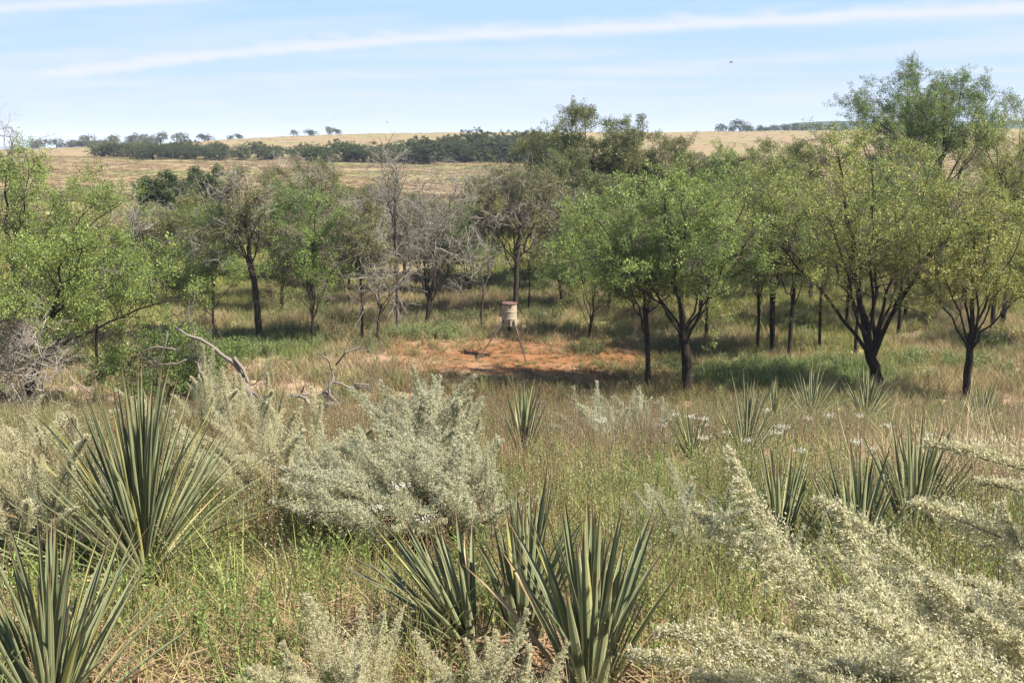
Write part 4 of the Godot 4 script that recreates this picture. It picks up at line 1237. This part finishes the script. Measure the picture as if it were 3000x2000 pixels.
func build_grass() -> void:
	# low leafy bushes on the floor of the draw, each from [x, z, radius, tone, label]
	for b in [
		[-5.6, -42.2, 0.75, 0, "dark low bush left of the red earth, nearest of its cluster"], [-4.1, -44.6, 0.9, 1, "tall grassy bush before the large bare grey tree"],
		[-3.2, -45.2, 0.9, 1, "green feathery bush right of the tall grassy bush"], [-5.2, -44.8, 0.7, 0, "small dark bush under the half-dead tree"],
		[-10.9, -41.2, 1.0, 1, "wide green bush before the stout dead-topped trunk"], [-9.9, -41.8, 0.8, 1, "green bush right beside the wide green bush"],
		[-9.2, -45.2, 1.0, 0, "dark bush between the stout trunk and the slim drooping tree"], [-11.8, -44.6, 0.9, 0, "dark bush left behind the stout dead-topped trunk"],
		[3.0, -42.6, 0.8, 0, "dark bush at the right end of the red earth"], [2.1, -46.6, 0.8, 0, "dark green bush under the many-stemmed tree"],
		[1.4, -49.6, 0.9, 0, "dark bush behind the feeder to its right"], [-1.9, -48.6, 1.0, 0, "dark bush in the shade left behind the feeder"],
		[14.8, -40.2, 1.0, 1, "yellow-green bush behind the many-limbed tree"], [17.2, -39.0, 1.1, 1, "yellow-green bush right of the forked black trunk"],
		[9.4, -38.6, 0.9, 1, "yellow-green bush before the close trio"], [8.2, -37.6, 0.8, 1, "yellow-green bush right of the broad tree's trunk"],
		[10.8, -37.4, 0.9, 1, "yellow-green bush left of the many-limbed trunk"], [12.0, -39.6, 0.8, 0, "dark bush behind the many-limbed trunk"],
		[6.8, -43.0, 0.9, 0, "dark bush behind the broad tree's trunk"], [19.4, -44.0, 1.0, 0, "dark bush far right under the green trees"],
	]:
		rng.seed = 1300 + int(b[0] * 10.0)
		var t := thing("low_bush", b[4], "bush", on(b[0], b[1]), "low bushes on the floor of the draw")
		var xs := []
		var cs := []
		for i in 34:
			var a := rng.randf() * TAU
			var r: float = b[2] * sqrt(rng.randf()) * 0.9
			var o := Vector3(cos(a) * r, 0, sin(a) * r)
			xs.append(Transform3D(turned((Vector3.UP + o * 0.6).normalized(), rng.randf() * TAU).scaled(Vector3.ONE * rng.randf_range(0.9, 1.5) * b[2] * 1.2), o - Vector3(0, 0.04, 0)))
			var w := rng.randf_range(0.75, 1.1) * (1.0 if b[3] == 1 else 0.62)
			cs.append(Color(w, w, w))
		many("foliage", S.weed, xs, cs, t)
	clear.append([-2.3, -14.0, 0.8])
	clear.append([-4.6, -17.0, 0.9])
	scatter("dry_grass", "thin dry straw-coloured grass all over the near slope", S.straw, 5200, 1.9, 15.5, 0.56, 0.7, 0.55, 0.95, 0, 2, 1)
	scatter("dry_grass", "taller seeding dry grass scattered over the near slope", S.straw2, 1900, 5.5, 15.5, 0.56, 0.7, 0.55, 0.9, 0, 2, 2)
	scatter("green_grass", "short yellow-green grass in patches on the near slope", S.lush, 5200, 2.2, 15.5, 0.56, 0.7, 0.7, 1.1, 0, 1, 3)
	scatter("ground_litter", "broken brown straw and dead leaves lying on the near slope", S.litter, 5200, 1.6, 9.0, 0.56, 0.7, 0.7, 1.3, 0, 0, 4)
	scatter("leafy_weeds", "small yellow-green leafy weeds spread over the near slope", S.forb2, 7000, 2.4, 15.0, 0.56, 0.6, 0.6, 1.0, 0, 1, 5)
	scatter("leafy_weeds", "bright green leafy weeds in patches on the near slope", S.forb, 2300, 1.9, 13.0, 0.56, 0.6, 0.5, 0.95, 0, 1, 15)
	scatter("sage_sprigs", "thin pale sage sprigs growing among the grass of the near slope", S.sagelet, 1700, 2.8, 14.5, 0.56, 0.6, 0.5, 0.95, 0, 2, 6)
	scatter("dry_weeds", "brown dry weed stalks with pale seed heads on the near slope", S.weedy, 3600, 2.8, 14.5, 0.56, 0.6, 0.6, 1.0, 0, 2, 7)
	scatter("dry_grass", "thick dry grass between the nearest plants", S.straw, 1900, 1.7, 5.4, 0.56, 0.5, 0.5, 0.85, 0, 0, 31)
	scatter("green_grass", "short green grass between the nearest plants", S.lush, 600, 1.7, 5.4, 0.56, 0.5, 0.7, 1.1, 0, 0, 32)
	scatter("leafy_weeds", "green leafy weeds crowded between the nearest plants", S.forb, 1100, 1.7, 5.0, 0.56, 0.4, 0.5, 0.9, 0, 1, 33)
	scatter("valley_grass", "mixed green and straw grass on the floor of the draw", S.field, 36000, 15.0, 60.0, 0.58, 4.0, 0.5, 1.35, 1, 3, 8)
	scatter("valley_grass", "taller grass standing in the draw under the trees", S.field2, 9000, 24.0, 62.0, 0.58, 4.0, 0.7, 1.2, 1, 3, 9)
	scatter("valley_weeds", "beds of bright green weeds in the draw", S.weed, 9000, 33.0, 50.0, 0.55, 2.0, 0.8, 1.3, 0, 4, 10)
	scatter("fallen_twigs", "grey dead twigs lying about under the trees", S.grey, 900, 30.0, 52.0, 0.56, 2.0, 0.4, 1.0, 2, 0, 16)
	scatter("hill_scrub", "small dull green weeds dotting the far hillside", S.field4, 1600, 255.0, 530.0, 0.53, 4.0, 0.6, 1.4, 3, 0, 13)
	scatter("meadow_grass", "yellow-green grass of the meadow beyond the trees", S.field3, 24000, 58.0, 135.0, 0.56, 4.0, 0.8, 1.3, 1, 0, 11)
	scatter("field_grass", "tan grass of the open field before the oak thickets", S.field4, 11000, 130.0, 262.0, 0.54, 4.0, 0.7, 1.1, 1, 0, 12)

func build_small() -> void:
	# leafy green weeds that stand out singly in front
	var spots := [
		["bright green leafy weed before the large sagebrush, left one of two", -0.72, -3.85, 1.0], ["bright green leafy weed before the large sagebrush, right one of two", -0.52, -3.95, 0.95],
		["green leafy weed at the foot of the largest yucca", -1.3, -3.95, 0.9], ["green leafy weed right of the largest yucca's dead skirt", -1.05, -3.75, 0.95],
		["green leafy weed above the bottom left sagebrush plumes", -0.85, -3.25, 0.9], ["green leafy weed at the bottom edge right of the corner yucca", -0.78, -2.85, 0.85],
		["small green weed inside the broad-bladed yucca at bottom centre", 0.42, -2.62, 0.7], ["green weed right of the broad-bladed yucca", 0.72, -3.3, 0.8],
		["yellow-green weed right of the brownish yucca", 2.2, -4.9, 1.0], ["yellow-green weed between the yucca row and the pale plumes", 1.95, -4.3, 0.9],
		["green weed sprouting from the heart of the largest yucca", -1.55, -4.1, 0.7], ["leafy green weed under the bottom left yucca tips", -1.0, -3.1, 0.9],
	]
	for s in spots:
		var o := MeshInstance3D.new()
		o.mesh = S.forb
		o.name = numbered("leafy_weed")
		o.transform = Transform3D(Basis(Vector3.UP, s[1] * 9.0).scaled(Vector3.ONE * s[3]), on(s[1], s[2]))
		add_child(o)
		tag(o, s[0], "plant", "leafy green weeds in front")
	# white flat-topped wildflowers
	rng.seed = 410
	var places := []
	for p in [[-0.4, -4.1, 0.42, "white flower head before the large sagebrush, highest of three"], [-0.48, -4.05, 0.34, "white flower head before the large sagebrush, left of the highest"], [-0.34, -4.0, 0.3, "white flower head before the large sagebrush, lowest of three"], [0.5, -6.2, 0.5, "tall white flower head standing alone right of the lone upright yucca"]]:
		places.append(p)
	for i in 22:
		places.append([rng.randf_range(1.0, 2.9), -rng.randf_range(4.9, 8.0), rng.randf_range(0.3, 0.48), "small white flower head in the scattered patch at mid right"])
	for i in 18:
		places.append([rng.randf_range(-3.4, -1.7), -rng.randf_range(7.4, 11.0), rng.randf_range(0.3, 0.45), "small white flower head in the patch behind the largest yucca"])
	for p in places:
		var t := thing("white_wildflower", p[3], "flower", on(p[0], p[1]), "white wildflowers on the slope")
		var g := Geo.new()
		var hgt: float = p[2]
		var top := Vector3(rng.randf_range(-0.05, 0.03), hgt, 0)
		g.tube(PackedVector3Array([Vector3(0, -0.03, 0), top * 0.5 + Vector3(0.01, 0, 0), top * 0.85]), 0.0028, 0.002, 4, Color(0.2, 0.2, 0.1), Color(0.22, 0.22, 0.12))
		var f := Geo.new()
		for k in 7:
			var a := k * 2.4
			var q := top + Vector3(cos(a), 0.12 * rng.randf(), sin(a)) * 0.026 * sqrt(k + 0.3) * 0.6
			g.tube(PackedVector3Array([top * 0.85, q]), 0.0015, 0.001, 3, Color(0.22, 0.22, 0.12), Color(0.22, 0.22, 0.12))
			for m in 9:
				f.leaf(q + rdir() * 0.008, rdir(0.6), rdir(1.2), 0.008, 0.006, shade(Color(0.62, 0.6, 0.52), 0.15))
		part("stem", g.mesh(M.grass), t)
		part("flower_head", f.mesh(M.sage), t, Transform3D(), "stuff")
	# bent clump of straw at the right
	for p in [["heap of bent pinkish straw at the right edge above the pale sagebrush", 2.85, -6.1, 0.95], ["bent pinkish straw clump left of the straw heap at the right edge", 2.55, -6.4, 0.8]]:
		rng.seed = 700 + int(p[3] * 10)
		var xs := []
		var cs := []
		for i in 26:
			xs.append(Transform3D(Basis(Vector3(0, 0, 1), 0.95).scaled(Vector3.ONE * p[3] * rng.randf_range(0.7, 1.05)) * Basis(Vector3.UP, rng.randf_range(-0.6, 0.6)), Vector3(rng.randf_range(-0.4, 0.5), rng.randf_range(-0.03, 0.06), rng.randf_range(-0.45, 0.45))))
			var w := rng.randf_range(0.85, 1.15)
			cs.append(Color(w, w, w))
		var t := thing("straw_clump", p[0], "grass clump", on(p[1], p[2]), "bent straw at the right edge")
		many("blades", S.bent, xs, cs, t)
	# birds
	for b in [["dark bird gliding in the sky right of the middle", Vector3(11.79, 5.55, -60.0), 0.2, 0.1], ["tiny bird low over the hill, right one of two", Vector3(-17.0, 3.55, -150.0), 0.26, 0.3], ["tiny bird low over the hill, left one of two", Vector3(-27.25, 4.48, -170.0), 0.16, 0.2]]:
		var s: float = b[2]
		var t := thing("bird", b[0], "bird", b[1], "birds over the hill")
		var g := Geo.new()
		g.lathe([Vector2(0, -0.5), Vector2(0.09, -0.4), Vector2(0.17, -0.1), Vector2(0.13, 0.25), Vector2(0.09, 0.36), Vector2(0.07, 0.45), Vector2(0, 0.52)], 10, Color(0.045, 0.04, 0.04))
		part("body", g.mesh(M.bark), t, Transform3D(Basis(Vector3(0, 0, 1), PI / 2).scaled(Vector3.ONE * s), Vector3.ZERO))
		for sg in [-1.0, 1.0]:
			var w := Geo.new()
			w.blade(Vector3(0.1, 0.08, 0) * s, Vector3(0.12, b[3], sg).normalized(), Vector3(1, 0.1, 0), 1.05 * s, 0.42 * s, Vector3(0.2, -0.1, 0), 4, Color(0.05, 0.045, 0.045), Color(0.035, 0.03, 0.03))
			part("wing", w.mesh(M.bark), t)
		var tail := Geo.new()
		tail.blade(Vector3(0.4, 0.02, 0) * s, Vector3(1, 0, 0), Vector3(0, 0, 1), 0.4 * s, 0.22 * s, Vector3.ZERO, 2, Color(0.04, 0.035, 0.035), Color(0.04, 0.035, 0.035))
		part("tail", tail.mesh(M.bark), t)
